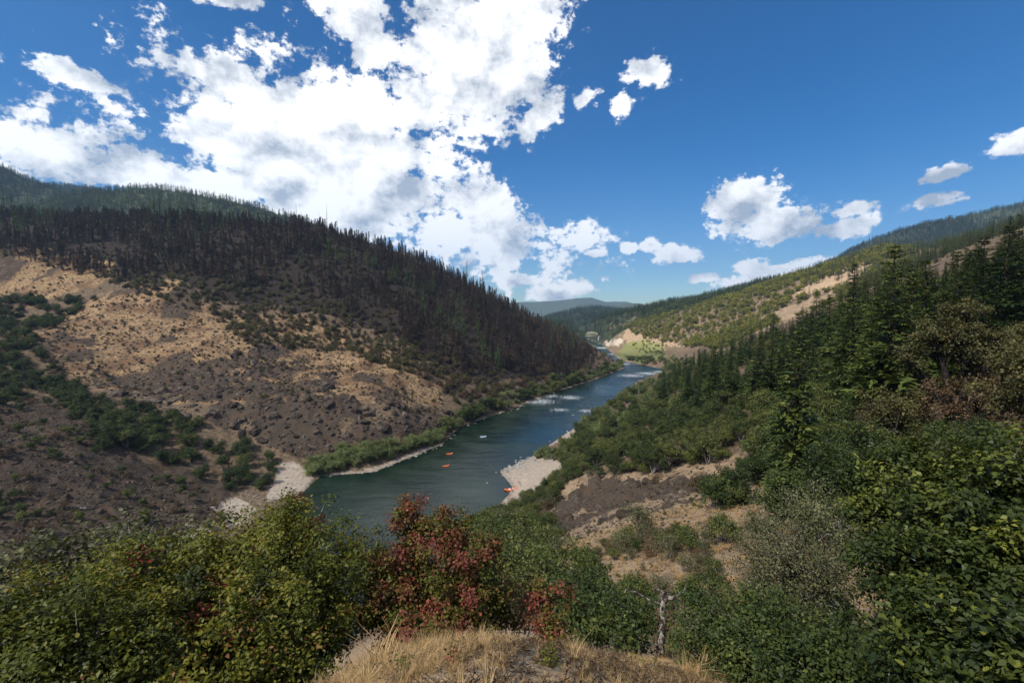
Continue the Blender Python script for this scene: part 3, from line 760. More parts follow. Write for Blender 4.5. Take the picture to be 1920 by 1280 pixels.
def broadleaf(seed, lobes, n_leaf, leaf, clump_r, n_clump, trunk_r=0.12, tint0=0.48, width=0.36, base=(0, 0, 0), up=0.6, limbs=None, twig_sides=3, flat=0.75, hue=0.13, top_tint=0.10, shell=0.55):
    """lobes: (x, y, z, radius) of the crown; branches grow from the base to each lobe and to every leaf clump"""
    r = np.random.default_rng(seed)
    tr = Geo(); cr = Geo()
    lobes = np.array(lobes, float); base = np.array(base, float)
    vol = lobes[:, 3] ** 2
    pick = r.choice(len(lobes), n_clump, p=vol / vol.sum())
    dirs = unit(r.normal(size=(n_clump, 3)))
    rr = r.uniform(0, 1, n_clump) ** shell
    rr *= r.uniform(0.82, 1.14, n_clump)
    cen = lobes[pick, :3] + dirs * (rr * lobes[pick, 3])[:, None] * np.array([1, 1, 0.92])
    # limbs to lobes
    for k, lb in enumerate(lobes):
        m = base + (lb[:3] - base) * 0.5 + r.normal(0, 0.10, 3) * np.linalg.norm(lb[:3] - base) + np.array([0, 0, 0.08]) * np.linalg.norm(lb[:3] - base)
        t = np.linspace(0, 1, 6)[:, None]
        pts = (1 - t) ** 2 * base + 2 * t * (1 - t) * m + t ** 2 * lb[:3]
        tube(tr, pts, np.linspace(trunk_r, trunk_r * 0.35, 6), 6)
    for c, k in zip(cen, pick):
        lb = lobes[k, :3]
        s = base + (lb - base) * r.uniform(0.6, 1.0)
        m = (s + c) / 2 + r.normal(0, 0.12, 3) * lobes[k, 3]
        tube(tr, [s, m, c], [trunk_r * 0.26, trunk_r * 0.16, trunk_r * 0.06], twig_sides)
    for c in cen[r.choice(n_clump, n_clump // 5, replace=False)]:
        e = unit(c - lobes[:, :3].mean(0) + r.normal(0, 0.5, 3) * clump_r * 3) * clump_r * r.uniform(0.8, 2.2)
        tube(tr, [c, c + e * 0.5 + r.normal(0, 0.12, 3) * clump_r, c + e], [trunk_r * 0.09, trunk_r * 0.06, trunk_r * 0.02], twig_sides)
    per = np.maximum(3, (n_leaf / n_clump * r.uniform(0.5, 1.5, n_clump))).astype(int)
    idx = np.repeat(np.arange(n_clump), per); n = len(idx)
    off = r.normal(size=(n, 3)) * clump_r * np.array([1, 1, flat]) * 0.62
    P = cen[idx] + off
    outw = unit(P - lobes[pick][idx, :3])
    N = unit(np.array([0, 0, up]) + outw * 0.45 + r.normal(size=(n, 3)) * 0.55)
    D = unit(r.normal(size=(n, 3)) + outw * 0.5 + np.array([0, 0, -0.25]))
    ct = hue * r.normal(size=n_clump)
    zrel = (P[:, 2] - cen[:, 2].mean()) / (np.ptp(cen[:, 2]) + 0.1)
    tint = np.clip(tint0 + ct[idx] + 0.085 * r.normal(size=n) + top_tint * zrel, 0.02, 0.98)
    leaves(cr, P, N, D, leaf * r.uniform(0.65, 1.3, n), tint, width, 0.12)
    return tr, cr
def round_crown(seed, h, R0, n=7, low=0.30):
    r = np.random.default_rng(seed)
    L = [(0, 0, h * 0.70, R0 * 0.62)]
    for k in range(n):
        a = k * 6.283 / n + r.uniform(-0.4, 0.4); d = R0 * r.uniform(0.35, 0.68)
        L.append((d * math.cos(a), d * math.sin(a), h * r.uniform(low + 0.1, 0.82), R0 * r.uniform(0.30, 0.52)))
    return L
def proto(tag_, tr, cr, bark, leafm, merged=False):
    if merged:
        g = Geo(); g.join(tr, 0); g.join(cr, 1)
        return dict(one=g.mesh(tag_, [bark, leafm]))
    return dict(trunk=tr.mesh(tag_ + "_trunk", [bark], True), crown=cr.mesh(tag_ + "_crown", [leafm]) if cr.n else None)
def place(pr, name, x, y, z, label, cat, group=None, rot=None, scale=1.0, part='crown'):
    rot = random.uniform(0, 6.28) if rot is None else rot
    sc = (scale * random.uniform(0.92, 1.08), scale * random.uniform(0.92, 1.08), scale)
    if 'one' in pr:
        o = link(name, pr['one'], None, (x, y, z), rot, sc)
        tag(o, label, cat, group); return o
    o = link(name, None, None, (x, y, z), rot, sc)
    o.empty_display_size = 0.5
    tag(o, label, cat, group)
    link('trunk', pr['trunk'], o)
    if pr['crown'] is not None: link(part, pr['crown'], o)
    return o

def scatter(n, polys, yr, xr=None, mind=0.0, seed=0, avoid=(), vis_h=6.0, frame=True, power=1.0):
    """random ground points whose foot lies in one of the outlined slopes"""
    r = np.random.default_rng(seed)
    out = np.zeros((0, 3))
    for _ in range(30):
        m = max(3000, n * 12)
        y = yr[0] + (yr[1] - yr[0]) * r.uniform(0, 1, m) ** power
        x = r.uniform(xr[0], xr[1], m) if xr else y * r.uniform(-1.25, 1.25, m)
        z = gzf(x, y)
        px, py = project(np.stack([x, y, z], -1))
        k = np.zeros(m, bool)
        for p in polys: k |= in_poly(px, py, p)
        for p in avoid: k &= ~in_poly(px, py, p)
        k &= z > 0.1
        x, y, z = x[k], y[k], z[k]
        if frame and len(x):
            k = visible(x, y, z + vis_h) & in_frame(x, y, z + vis_h * 0.5)
            x, y, z = x[k], y[k], z[k]
        out = np.concatenate([out, np.stack([x, y, z], -1)])
        if len(out) >= n * (3 if mind else 1): break
    if mind and len(out):
        keep = []
        for p in out:
            if not keep or np.min(np.hypot(*(np.array(keep)[:, :2] - p[:2]).T)) > mind: keep.append(p)
            if len(keep) >= n: break
        out = np.array(keep)
    return out[:n]
def scatter_stuff(name, label, pts, scl, protos, cat=None):
    """many alike plants as one object: instances on points"""
    me = bpy.data.meshes.new(name)
    me.from_pydata([tuple(p) for p in pts], [], [])
    r = np.random.default_rng(len(pts))
    for k, v in (('scl', scl), ('rotz', r.uniform(0, 6.28, len(pts)))):
        a = me.attributes.new(k, 'FLOAT', 'POINT'); a.data.foreach_set('value', np.asarray(v, np.float32))
    o = link(name, me)
    tag(o, label, cat, None, 'stuff')
    ng = bpy.data.node_groups.new(name, 'GeometryNodeTree')
    ng.interface.new_socket('Geometry', in_out='INPUT', socket_type='NodeSocketGeometry')
    ng.interface.new_socket('Geometry', in_out='OUTPUT', socket_type='NodeSocketGeometry')
    N = ng.nodes; Lk = ng.links
    gi = N.new('NodeGroupInput'); go = N.new('NodeGroupOutput')
    iop = N.new('GeometryNodeInstanceOnPoints'); iop.inputs['Pick Instance'].default_value = True
    jg = N.new('GeometryNodeJoinGeometry')
    for p in protos:
        oi = N.new('GeometryNodeObjectInfo'); oi.transform_space = 'ORIGINAL'
        oi.inputs['Object'].default_value = p; oi.inputs['As Instance'].default_value = True
        Lk.new(oi.outputs['Geometry'], jg.inputs[0])
    def na(nm):
        a = N.new('GeometryNodeInputNamedAttribute'); a.data_type = 'FLOAT'; a.inputs['Name'].default_value = nm
        return a.outputs['Attribute']
    cx_ = N.new('ShaderNodeCombineXYZ'); Lk.new(na('rotz'), cx_.inputs[2])
    e2r = N.new('FunctionNodeEulerToRotation'); Lk.new(cx_.outputs[0], e2r.inputs[0])
    Lk.new(gi.outputs[0], iop.inputs['Points']); Lk.new(jg.outputs[0], iop.inputs['Instance'])
    Lk.new(e2r.outputs[0], iop.inputs['Rotation']); Lk.new(na('scl'), iop.inputs['Scale'])
    ri = N.new('FunctionNodeRandomValue'); ri.data_type = 'INT'
    ri.inputs[4].default_value = 0; ri.inputs[5].default_value = len(protos) - 1
    Lk.new(ri.outputs[2], iop.inputs['Instance Index'])
    Lk.new(iop.outputs[0], go.inputs[0])
    md = o.modifiers.new('instances', 'NODES'); md.node_group = ng
    return o

# ------------------------------------------------------------------ prototypes
FIR_NEAR = [proto(f"fir_{k}", *conifer(100 + k, 25, R0, 38, 6, 30, z0, 0.19, dr, rag), M_bark, M_fir) for k, (R0, z0, dr, rag) in
            enumerate([(6.6, 0.05, 0.32, 0.35), (5.8, 0.08, 0.26, 0.45), (7.4, 0.03, 0.36, 0.30), (5.0, 0.10, 0.24, 0.50)])]
FIR_THIN = proto("thin_fir", *conifer(140, 25, 3.6, 20, 4, 14, 0.22, 0.16, 0.2, 0.6), M_bark, M_fir)
FIR_MID = [proto(f"mid_fir_{k}", *conifer(120 + k, 25, R0, 22, 5, 9, 0.05, 0.26, 0.3, 0.4, 0.7), M_bark, M_firm, True) for k, R0 in enumerate([5.4, 6.4, 4.6])]
FIR_LIT = [proto(f"young_fir_{k}", *conifer(130 + k, 25, R0, 18, 5, 8, 0.06, 0.26, 0.3, 0.4, 0.8), M_bark, M_firl, True) for k, R0 in enumerate([4.6, 5.4])]
FIR_FAR = [proto(f"far_fir_{k}", *conifer(150 + k, 25, R0, 11, 4, 3, 0.05, 0.42, 0.3, 0.4, 1.4), M_bark, M_fir, True) for k, R0 in enumerate([6.6, 7.8, 5.6])]
BURNT = [proto(f"burnt_{k}", *burnt(160 + k, 20, R0, 24, 4, sp, nd), M_char, M_burn, True) for k, (R0, sp, nd) in enumerate([(3.3, 13, 1), (2.7, 11, 1), (3.8, 14, 1), (2.6, 9, 1)])]
SNAG = [proto(f"snag_{k}", *burnt(170 + k, 20, 1.6, 13, 3, 3, 0.0), M_char, M_burn, True) for k in range(2)]
PALE_SNAG = proto("pale_snag", *burnt(175, 14, 2.0, 16, 3, 3, 0.0), M_dead, M_burn, True)
OAK = [proto(f"oak_{k}", *broadleaf(200 + k, round_crown(200 + k, 8, 4.0), 5200, 0.30, 0.62, 130, 0.16, 0.48), M_lichen, M_oak) for k in range(4)]
OAKO = [proto(f"olive_oak_{k}", *broadleaf(280 + k, round_crown(280 + k, 10, 5.2, 8, 0.15), 8000, 0.30, 0.7, 170, 0.2, 0.48), M_bark, M_olive) for k in range(2)]
OAKB = [proto(f"brown_oak_{k}", *broadleaf(284 + k, round_crown(284 + k, 7, 4.2, 8, 0.08), 6000, 0.24, 0.7, 150, 0.2, 0.42), M_bark, M_brown) for k in range(2)]
OAKD = [proto(f"dark_oak_{k}", *broadleaf(210 + k, round_crown(210 + k, 7, 4.6, 8, 0.2), 4200, 0.36, 0.75, 110, 0.16, 0.45), M_bark, M_oakd) for k in range(3)]
SHRUB = [proto(f"shrub_{k}", *broadleaf(220 + k, round_crown(220 + k, 2.4, 1.5, 6, 0.12), 2600, 0.14, 0.30, 70, 0.045, 0.48), M_lichen, M_oak) for k in range(3)]
SHRUBG = [proto(f"grey_shrub_{k}", *broadleaf(230 + k, round_crown(230 + k, 2.2, 1.4, 6, 0.12), 1700, 0.11, 0.34, 80, 0.035, 0.50), M_lichen, M_gray) for k in range(2)]
SHRUBB = [proto(f"brown_shrub_{k}", *broadleaf(236 + k, round_crown(236 + k, 2.2, 1.4, 6, 0.12), 1500, 0.13, 0.34, 80, 0.035, 0.50), M_dead, M_brown) for k in range(2)]
SHRUBL = [proto(f"lime_shrub_{k}", *broadleaf(238 + k, round_crown(238 + k, 2.4, 1.3, 6, 0.12), 2600, 0.15, 0.30, 70, 0.045, 0.66), M_bark, M_oakd) for k in range(2)]
MIDB = [proto(f"hill_shrub_{k}", *broadleaf(240 + k, round_crown(240 + k, 3.2, 2.0, 6, 0.1), 700, 0.34, 0.5, 44, 0.06, 0.5), M_char, m, True) for k, m in enumerate([M_olive, M_olive, M_brown, M_burn])]
THINB = [proto(f"scrub_{k}", *broadleaf(250 + k, round_crown(250 + k, 3.4, 1.8, 6, 0.3), 230, 0.30, 0.5, 40, 0.07, 0.5), M_char, m, True) for k, m in enumerate([M_olive, M_burn])]
WILL = [proto(f"willow_{k}", *broadleaf(260 + k, round_crown(260 + k, 3.4, 2.2, 7, 0.08), 1900, 0.26, 0.5, 80, 0.05, 0.5, width=0.24, up=0.9), M_bark, M_will, True) for k in range(3)]
GREENB = [proto(f"bank_tree_{k}", *broadleaf(266 + k, round_crown(266 + k, 6.0, 3.2, 7, 0.12), 2600, 0.34, 0.6, 90, 0.09, 0.5), M_bark, M_will if k == 2 else M_oak, True) for k in range(3)]
LIT = [proto(f"lit_oak_{k}", *broadleaf(270 + k, round_crown(270 + k, 7.0, 4.2, 7, 0.15), 620, 0.75, 0.9, 46, 0.12, 0.5), M_bark, M_lime, True) for k in range(3)]

OCC = {}
def sizes(pts, h): return h / np.maximum(np.hypot(pts[:, 0], pts[:, 1]), 1)
def skyline(px, prof):
    p = np.array(prof, float); return np.interp(px, p[:, 0], p[:, 1])

# ------------------------------------------------------------------ right bank: fir wood
R_SKY = [(1180, 705), (1240, 690), (1290, 662), (1350, 640), (1400, 615), (1450, 598), (1530, 562), (1600, 520), (1680, 490), (1750, 488), (1800, 470), (1850, 440), (1900, 410), (1990, 380)]
def by_top(px, py, H, y0=55, y1=420):
    d = ray(px, py)
    ys = np.linspace(y0, y1, 800)
    P = CAM + d[None] * (ys / d[1])[:, None]
    k = np.argmin(np.abs(P[:, 2] - gzf(P[:, 0], P[:, 1]) - H))
    x, y = P[k, 0], P[k, 1]; z = gzf(x, y)[0]
    return x, y, z, P[k, 2] - z
FIRS = [(1676, 456, 28, 0, "tallest fir on the right slope with its layered top above the wood"), (1603, 490, 27, 1, "dark fir with a flat layered top left of the tallest fir"),
        (1400, 598, 22, 4, "thin ragged fir standing above the trees by the brown cut bank"), (1452, 580, 24, 3, "narrow fir in front of the sunlit tan slope"),
        (1532, 545, 25, 1, "broad dark fir between the narrow fir and the flat topped fir"), (1572, 560, 20, 2, "shorter fir tucked under the flat topped fir"),
        (1642, 560, 22, 2, "dense dark fir just below the tallest fir"), (1745, 482, 27, 2, "wide dark fir right of the tallest fir"), (1795, 468, 28, 0, "tall fir midway along the wood's right skyline"),
        (1850, 440, 28, 1, "tall fir on the right skyline before the last pair"), (1893, 405, 29, 3, "pointed fir second from the photo's right edge"), (1914, 400, 29, 0, "pointed fir at the photo's right edge"),
        (1500, 610, 19, 0, "rounded fir below the sunlit tan slope"), (1352, 640, 18, 1, "fir near the left end of the wood beside the river"), (1312, 652, 17, 3, "slim fir at the left end of the wood"),
        (1708, 500, 24, 3, "slim fir in the gap right of the tallest fir")]
taken = []
for px, py, H, v, lab in FIRS:
    x, y, z, hh_ = by_top(px, py, H)
    taken.append((x, y))
    place(FIR_THIN if v == 4 else FIR_NEAR[v], 'fir_tree', x, y, z - 0.3, lab, 'fir tree', None, scale=(hh_ + 0.3) / 25)
POLY_FIR = [[(1235, 730), (1300, 690), (1420, 650), (1600, 600), (1800, 520), (2150, 500), (2150, 660), (1900, 690), (1720, 750), (1640, 800), (1450, 795), (1300, 790), (1240, 775)]]
pts = scatter(260, POLY_FIR, (70, 470), mind=3.2, seed=31, vis_h=16)
nfir = 0
for (x, y, z) in pts:
    if min(math.hypot(x - a, y - b) for a, b in taken) < 3.0: continue
    px, _ = project(np.array([[x, y, z]])); px = px[0]
    lim = skyline(px, R_SKY)
    zt = (CAM + ray(px, lim) * (y / ray(px, lim)[1]))[2]
    H = min(random.choice([random.uniform(9, 15), random.uniform(15, 24), random.uniform(21, 30)]), (zt - z) * random.uniform(0.8, 1.03))
    if H < 6: continue
    nfir += 1
    if random.random() < 0.16 and x < y * 0.72:
        place(random.choice(OAK + OAKO), 'wood_oak', x, y, z - 0.2, "rounded broadleaf tree mixed in with the firs on the right slope", 'tree', 'broadleaf trees among the firs', scale=min(random.uniform(0.7, 1.2), H / 9)); continue
    pr = random.choice(FIR_NEAR)
    place(pr, 'fir_tree', x, y, z - 0.2, "dark green fir within the dense wood on the right slope", 'fir tree', 'firs of the wood on the right slope', scale=H / 25)
for px, py, y in [(1345, 725, 190), (1362, 700, 185), (1322, 720, 200)]:
    P = at_y(px, py, y); z = gzf(P[0], P[1])[0]
    place(PALE_SNAG, 'dead_tree', P[0], P[1], z, "pale bare dead tree standing at the front of the fir wood", 'dead tree', 'bare dead trees in front of the fir wood', scale=max(P[2] - z, 7) / 14)
P = at_y(1198, 705, 330); z = gzf(P[0], P[1])[0]
place(PALE_SNAG, 'dead_tree', P[0], P[1], z, "lone bare dead tree leaning over the river bend", 'dead tree', scale=max(P[2] - z, 8) / 14)

# ------------------------------------------------------------------ right bank: oaks and bank trees
POLY_OAK = [[(1050, 850), (1110, 800), (1240, 770), (1330, 790), (1500, 790), (1650, 800), (1610, 870), (1400, 880), (1310, 870), (1180, 900), (1060, 895)]]
for (x, y, z) in scatter(190, POLY_OAK, (62, 330), mind=3.2, seed=41, vis_h=6):
    place(random.choice(OAK), 'oak_tree', x, y, z - 0.2, "round grey green oak below the fir wood on the right slope", 'oak tree', 'oaks below the fir wood', scale=random.uniform(0.62, 1.05))
pts = scatter(600, POLY_OAK + [[(1060, 850), (1085, 800), (1150, 750), (1250, 697), (1300, 690), (1420, 660), (1700, 700), (1650, 800), (1300, 790), (1110, 835)]], (62, 620), seed=47, vis_h=2)
UND = pts
POLY_BANK = [[(1060, 850), (1085, 800), (1150, 750), (1250, 697), (1300, 690), (1300, 770), (1200, 800), (1110, 835)]]
for (x, y, z) in scatter(190, POLY_BANK, (200, 640), mind=3.4, seed=43, vis_h=5):
    place(random.choice(GREENB), 'bank_tree', x, y, z - 0.2, "bushy green tree lining the right bank of the river", 'tree', 'bushy trees along the right bank', scale=random.uniform(0.7, 1.35))
for (x, y, z) in scatter(26, [[(996, 864), (1025, 846), (1075, 822), (1085, 835), (1062, 868), (1020, 862)]], (215, 300), mind=2.6, seed=44, vis_h=3):
    place(random.choice(GREENB), 'beach_tree', x, y, z - 0.1, "bushy green tree at the upstream end of the right beach", 'tree', 'trees at the upstream end of the beach', scale=random.uniform(0.55, 0.95))
POLY_ISLE = [[(1165, 668), (1240, 672), (1300, 680), (1265, 700), (1200, 688)], [(1180, 640), (1245, 640), (1260, 668), (1190, 660)]]
for (x, y, z) in scatter(130, POLY_ISLE, (560, 1100), mind=4.5, seed=45, vis_h=5):
    place(random.choice(WILL if y > 800 else GREENB), 'bank_tree', x, y, z - 0.2, "low green tree on the flat inside the far river bend", 'tree', 'trees on the flat at the far bend', scale=random.uniform(0.9, 1.6))

# ------------------------------------------------------------------ right slope: shrubs
AVOID = [[(1105, 1055), (1290, 1045), (1300, 1130), (1120, 1118)], [(1555, 1060), (1665, 1070), (1680, 1215), (1580, 1205)], [(1400, 940), (1460, 900), (1440, 990), (1380, 1010)], [(1220, 875), (1400, 855), (1345, 915), (1240, 925)],
         [(1020, 970), (1090, 905), (1220, 905), (1320, 925), (1320, 985), (1200, 1000), (1070, 1030)], [(1620, 785), (1700, 795), (1680, 850), (1605, 845)]]
POLY_SHR = [[(860, 1010), (900, 975), (960, 955), (1010, 935), (1050, 895), (1180, 885), (1400, 865), (1650, 845), (1960, 840), (1960, 1290), (1300, 1290), (1230, 1180), (1040, 1150), (860, 1160)]]
sp = scatter(1150, POLY_SHR, (9, 200), mind=1.25, seed=51, avoid=AVOID, vis_h=1.5, power=0.75)
spx, spy = project(sp)
open_ = in_poly(spx, spy, [(980, 1010), (1060, 900), (1330, 870), (1560, 890), (1500, 1020), (1660, 1080), (1660, 1220), (1330, 1160), (1100, 1140)])
sp = sp[~open_ | (fbm(sp[:, 0], sp[:, 1], 9, 2, 52) > 0.54)]
sp = sp[np.argsort(np.hypot(sp[:, 0], sp[:, 1]))]
SHR_KINDS = [(SHRUB, "green leafy shrub among others on the right slope below the wood", 'green shrubs on the right slope', 'leafy_shrub'),
             (SHRUBG, "grey green twiggy shrub on the right slope below the wood", 'grey shrubs on the right slope', 'twiggy_shrub'),
             (SHRUBL, "bright green compact shrub on the right slope below the wood", 'bright shrubs on the right slope', 'compact_shrub'),
             (SHRUBB, "brown withered shrub on the right slope below the wood", 'withered shrubs on the right slope', 'withered_shrub')]
shr_n = [0, 0, 0, 0]; shr_more = [[], [], [], []]; shr_first = {}
for (x, y, z) in sp:
    u = random.random(); d = math.hypot(x, y)
    k = 0 if u < 0.50 else 1 if u < 0.76 else 2 if u < 0.86 else 3
    prs, lab, grp, nm = SHR_KINDS[k]
    s = random.uniform(0.55, 1.25) * (0.50 + 0.50 * min(1, d / 60)) * (1.5 if d > 50 and random.random() < 0.4 else 1)
    if shr_n[k] < 280:
        shr_n[k] += 1
        pr = random.choice(prs)
        o = place(pr, nm, x, y, z - 0.05, lab, 'shrub', grp, scale=s)
        shr_first.setdefault((k, prs.index(pr)), [c for c in o.children if c.name.startswith('crown')][0] if o.children else None)
    else: shr_more[k].append((x, y, z - 0.05, s))
# oaks standing on the slope and along its foot
POLY_SO = [[(880, 1010), (960, 950), (1040, 900), (1100, 885), (1060, 960), (1000, 1080), (900, 1090)], [(1330, 880), (1660, 850), (1760, 930), (1600, 1060), (1420, 1020)], [(1060, 1010), (1190, 1000), (1180, 1050), (1080, 1060)]]
for (x, y, z) in scatter(60, POLY_SO, (26, 190), mind=2.8, seed=55, avoid=AVOID, vis_h=4):
    place(random.choice(OAK + OAKD), 'slope_oak', x, y, z - 0.2, "small leafy oak growing from the shrubs of the right slope", 'oak tree', 'small oaks among the shrubs', scale=random.uniform(0.38, 0.72))
# broadleaved trees behind the big oak at the right edge
POLY_RB = [[(1600, 800), (1690, 745), (1920, 690), (2100, 690), (2100, 900), (1900, 880), (1660, 870)]]
for (x, y, z) in scatter(44, POLY_RB, (34, 170), mind=4.0, seed=57, vis_h=5):
    if y < 75 and 1670 < project(np.array([[x, y, z]]))[0][0] < 1900: continue
    u = random.random(); d = math.hypot(x, y)
    pr, lab, grp = (random.choice(OAKB), "low brown oak with dead leaves on the right edge of the slope", 'brown oaks at the right edge') if u < 0.5 else (random.choice(OAKO + OAK[:1]), "olive green oak at the right edge of the slope", 'olive oaks at the right edge')
    place(pr, 'edge_oak', x, y, z - 0.2, lab, 'oak tree', grp, scale=random.uniform(0.5, 0.9))
scatter_stuff('understory', "leafy undergrowth filling the ground below the oaks and firs", UND, rng.uniform(0.35, 1.25, len(UND)) * (1 + UND[:, 1] / 500), [v for k, v in shr_first.items() if k[0] < 3 and v is not None])
# low scrub sprinkled over the bare ground of both slopes
pts = scatter(900, POLY_SHR + AVOID[:4], (12, 200), seed=53, vis_h=0.5, power=0.7)
scatter_stuff('undergrowth', "low dry scrub and weeds scattered over the right slope", pts, rng.uniform(0.08, 0.24, len(pts)), [v for k, v in shr_first.items() if v is not None and k[0] != 2])
for k, nm in enumerate(('leafy_shrubbery', 'twiggy_shrubbery', 'compact_shrubbery', 'withered_shrubbery')):
    if shr_more[k]: scatter_stuff(nm, "more distant shrubs closing the gaps on the right slope", [p[:3] for p in shr_more[k]], [p[3] for p in shr_more[k]], [v for kk, v in shr_first.items() if kk[0] == k])

# ------------------------------------------------------------------ left hill
L_SKY = [(-60, 345), (0, 350), (60, 385), (250, 380), (300, 362), (430, 372), (560, 392), (620, 398), (700, 425), (800, 465), (900, 508), (1000, 565), (1060, 610), (1100, 640), (1130, 665)]
POLY_BURN = [[(-80, 395), (300, 395), (600, 405), (800, 470), (1000, 580), (1124, 655), (1112, 690), (1085, 700), (960, 710), (860, 700), (790, 660), (690, 610), (600, 550), (450, 540), (330, 515), (200, 525), (-80, 462)]]
POLY_GR = [[(560, 455), (700, 490), (800, 530), (1000, 600), (1095, 655), (1000, 690), (860, 690), (760, 640), (640, 570), (560, 540)], [(250, 400), (450, 405), (430, 480), (300, 470)], [(-40, 390), (120, 400), (100, 450), (-40, 450)]]
GREEN_PTS = scatter(260, POLY_GR, (340, 740), mind=5, seed=63, vis_h=8)
GREEN_PTS = GREEN_PTS[fbm(GREEN_PTS[:, 0], GREEN_PTS[:, 1], 60, 2, 64) > 0.50]
GREEN_TOPS = [(618, 428, 26), (690, 462, 24), (735, 498, 20), (765, 485, 24), (605, 470, 20), (795, 560, 13), (828, 600, 13), (872, 605, 15), (945, 640, 12)]
CLEAR = [tuple(p[:2]) for p in GREEN_PTS] + [by_top(px, py, H, 330, 640)[:2] for px, py, H in GREEN_TOPS]
CLEAR = np.array(CLEAR)
def keep_clear(p):
    cu = CLEAR - unit(CLEAR) * 5.0
    d = np.min(np.hypot(p[:, None, 0] - cu[None, :, 0], p[:, None, 1] - cu[None, :, 1]), 1)
    return p[d > 7.5]
pts = scatter(6400, POLY_BURN, (330, 780), seed=61, vis_h=10)
px_, py_ = project(pts)
low_ = smooth(py_, skyline(px_, [(-80, 440), (300, 470), (600, 500), (800, 590), (1000, 670), (1120, 690)]) - 25, skyline(px_, [(-80, 440), (300, 470), (600, 500), (800, 590), (1000, 670), (1120, 690)]) + 35)
pts = pts[fbm(pts[:, 0], pts[:, 1], 45, 3, 62) > 0.25 + 0.18 * low_]
pts = keep_clear(pts)
def limit_h(x, y, z, H, prof):
    px, _ = project(np.array([[x, y, z]])); px = px[0]
    r_ = ray(px, skyline(px, prof)); zt = CAM[2] + r_[2] * y / r_[1]
    return min(H, zt - z)
jobs = []
for (x, y, z) in pts:
    H = limit_h(x, y, z, random.choice([random.uniform(4, 10), random.uniform(8, 19)]), L_SKY)
    if H > 4: jobs.append((H / math.hypot(x, y), x, y, z, H))
jobs.sort(reverse=True)
burn_objs = []
for (s, x, y, z, H) in jobs[:270]:
    burn_objs.append(place(random.choice(BURNT), 'burnt_tree', x, y, z - 0.2, "dark scorched conifer with thin brown branches on the left hill", 'burnt tree', 'scorched conifers on the left hill', scale=H / 20))
rest = jobs[270:]
rep = []
for pr in BURNT:
    rep.append(next(o for o in burn_objs if o.data == pr['one']))
scatter_stuff('burnt_forest', "mass of thin scorched trees covering the top of the left hill", [(x, y, z - 0.2) for (_, x, y, z, H) in rest], [H / 20 for (*_, H) in rest], rep)
for px, py, H in [(612, 382, 22), (555, 376, 19), (598, 395, 16), (632, 404, 15), (700, 430, 17), (1015, 575, 12)]:
    x, y, z, hh_ = by_top(px, py, H, 480, 720)
    place(random.choice(SNAG), 'burnt_tree', x, y, z, "bare black snag standing up against the sky on the left ridge", 'burnt tree', 'bare snags on the left ridge', scale=hh_ / 20)
GREENS = [(298, 358, 22), (288, 362, 20), (316, 362, 21), (340, 358, 22), (362, 362, 20), (382, 368, 18), (410, 376, 17), (430, 378, 18), (255, 385, 15), (20, 352, 24), (50, 360, 22), (5, 348, 24), (80, 378, 20), (110, 385, 16),
          (470, 398, 17), (500, 395, 17), (875, 487, 16), (905, 505, 14), (870, 498, 14), (790, 462, 13), (830, 480, 13), (755, 445, 13), (1035, 590, 14), (1050, 600, 13)]
for px, py, H in GREENS:
    x, y, z, hh_ = by_top(px, py, H, 420, 760)
    place(random.choice(FIR_MID), 'fir_tree', x, y, z - 0.3, "unburnt dark fir on the skyline of the left ridge", 'fir tree', 'unburnt firs on the left ridge', scale=hh_ / 25)
for px, py, H, lab in [(618, 428, 26, "tallest green fir amid the scorched trees on the left hill"), (690, 462, 24, "pointed green fir right of the tallest one amid scorched trees"), (735, 498, 20, "first of the green firs downslope from the pointed one"),
                       (765, 485, 24, "broad green fir at the middle of the scorched slope"), (605, 470, 20, "green fir standing left of the broad tan slope's top"), (795, 560, 13, "small bright fir above the brown scrub"),
                       (828, 600, 13, "small dark fir above the rocky foot of the hill"), (872, 605, 15, "green fir near the middle foot of the scorched slope"), (945, 640, 12, "lowest fir towards the river on the scorched slope")]:
    d = ray(px, py); x, y, z, hh_ = by_top(px, py, H, 330, 640)
    place(random.choice(FIR_MID), 'fir_tree', x, y, z - 0.3, lab, 'fir tree', scale=hh_ / 25)
for (x, y, z) in GREEN_PTS:
    H = limit_h(x, y, z, random.uniform(12, 25), L_SKY)
    if H > 4: place(random.choice(FIR_MID), 'fir_tree', x, y, z - 0.2, "green fir left alive among the scorched trees of the left hill", 'fir tree', 'green firs scattered over the scorched slope', scale=H / 25)
# scrub
POLY_TAN = [[(40, 640), (200, 560), (330, 530), (420, 600), (600, 640), (760, 700), (850, 740), (820, 780), (600, 760), (420, 770), (250, 750), (120, 710)]]
for (x, y, z) in scatter(120, POLY_TAN, (220, 520), mind=4, seed=65, vis_h=2):
    place(random.choice(THINB), 'scrub_oak', x, y, z - 0.1, "small sparse scrub oak on the tan grass of the left hill", 'scrub oak', 'scrub oaks on the tan slope', scale=random.uniform(0.5, 1.25))
POLY_OLV = [[(200, 530), (330, 505), (560, 525), (700, 610), (830, 690), (850, 730), (760, 700), (640, 660), (470, 650), (400, 600)]]
for (x, y, z) in scatter(290, POLY_OLV, (300, 560), mind=2.6, seed=67, vis_h=2):
    place(random.choice(MIDB[:2] + [THINB[0]] + MIDB[:1] + [MIDB[3]]), 'hill_shrub', x, y, z - 0.1, "olive brown shrub on the upper grass slope of the left hill", 'shrub', 'olive shrubs on the left hill', scale=random.uniform(0.8, 1.9))
POLY_FOOT = [[(760, 660), (1000, 680), (1090, 670), (1110, 700), (1000, 740), (880, 770), (830, 740)]]
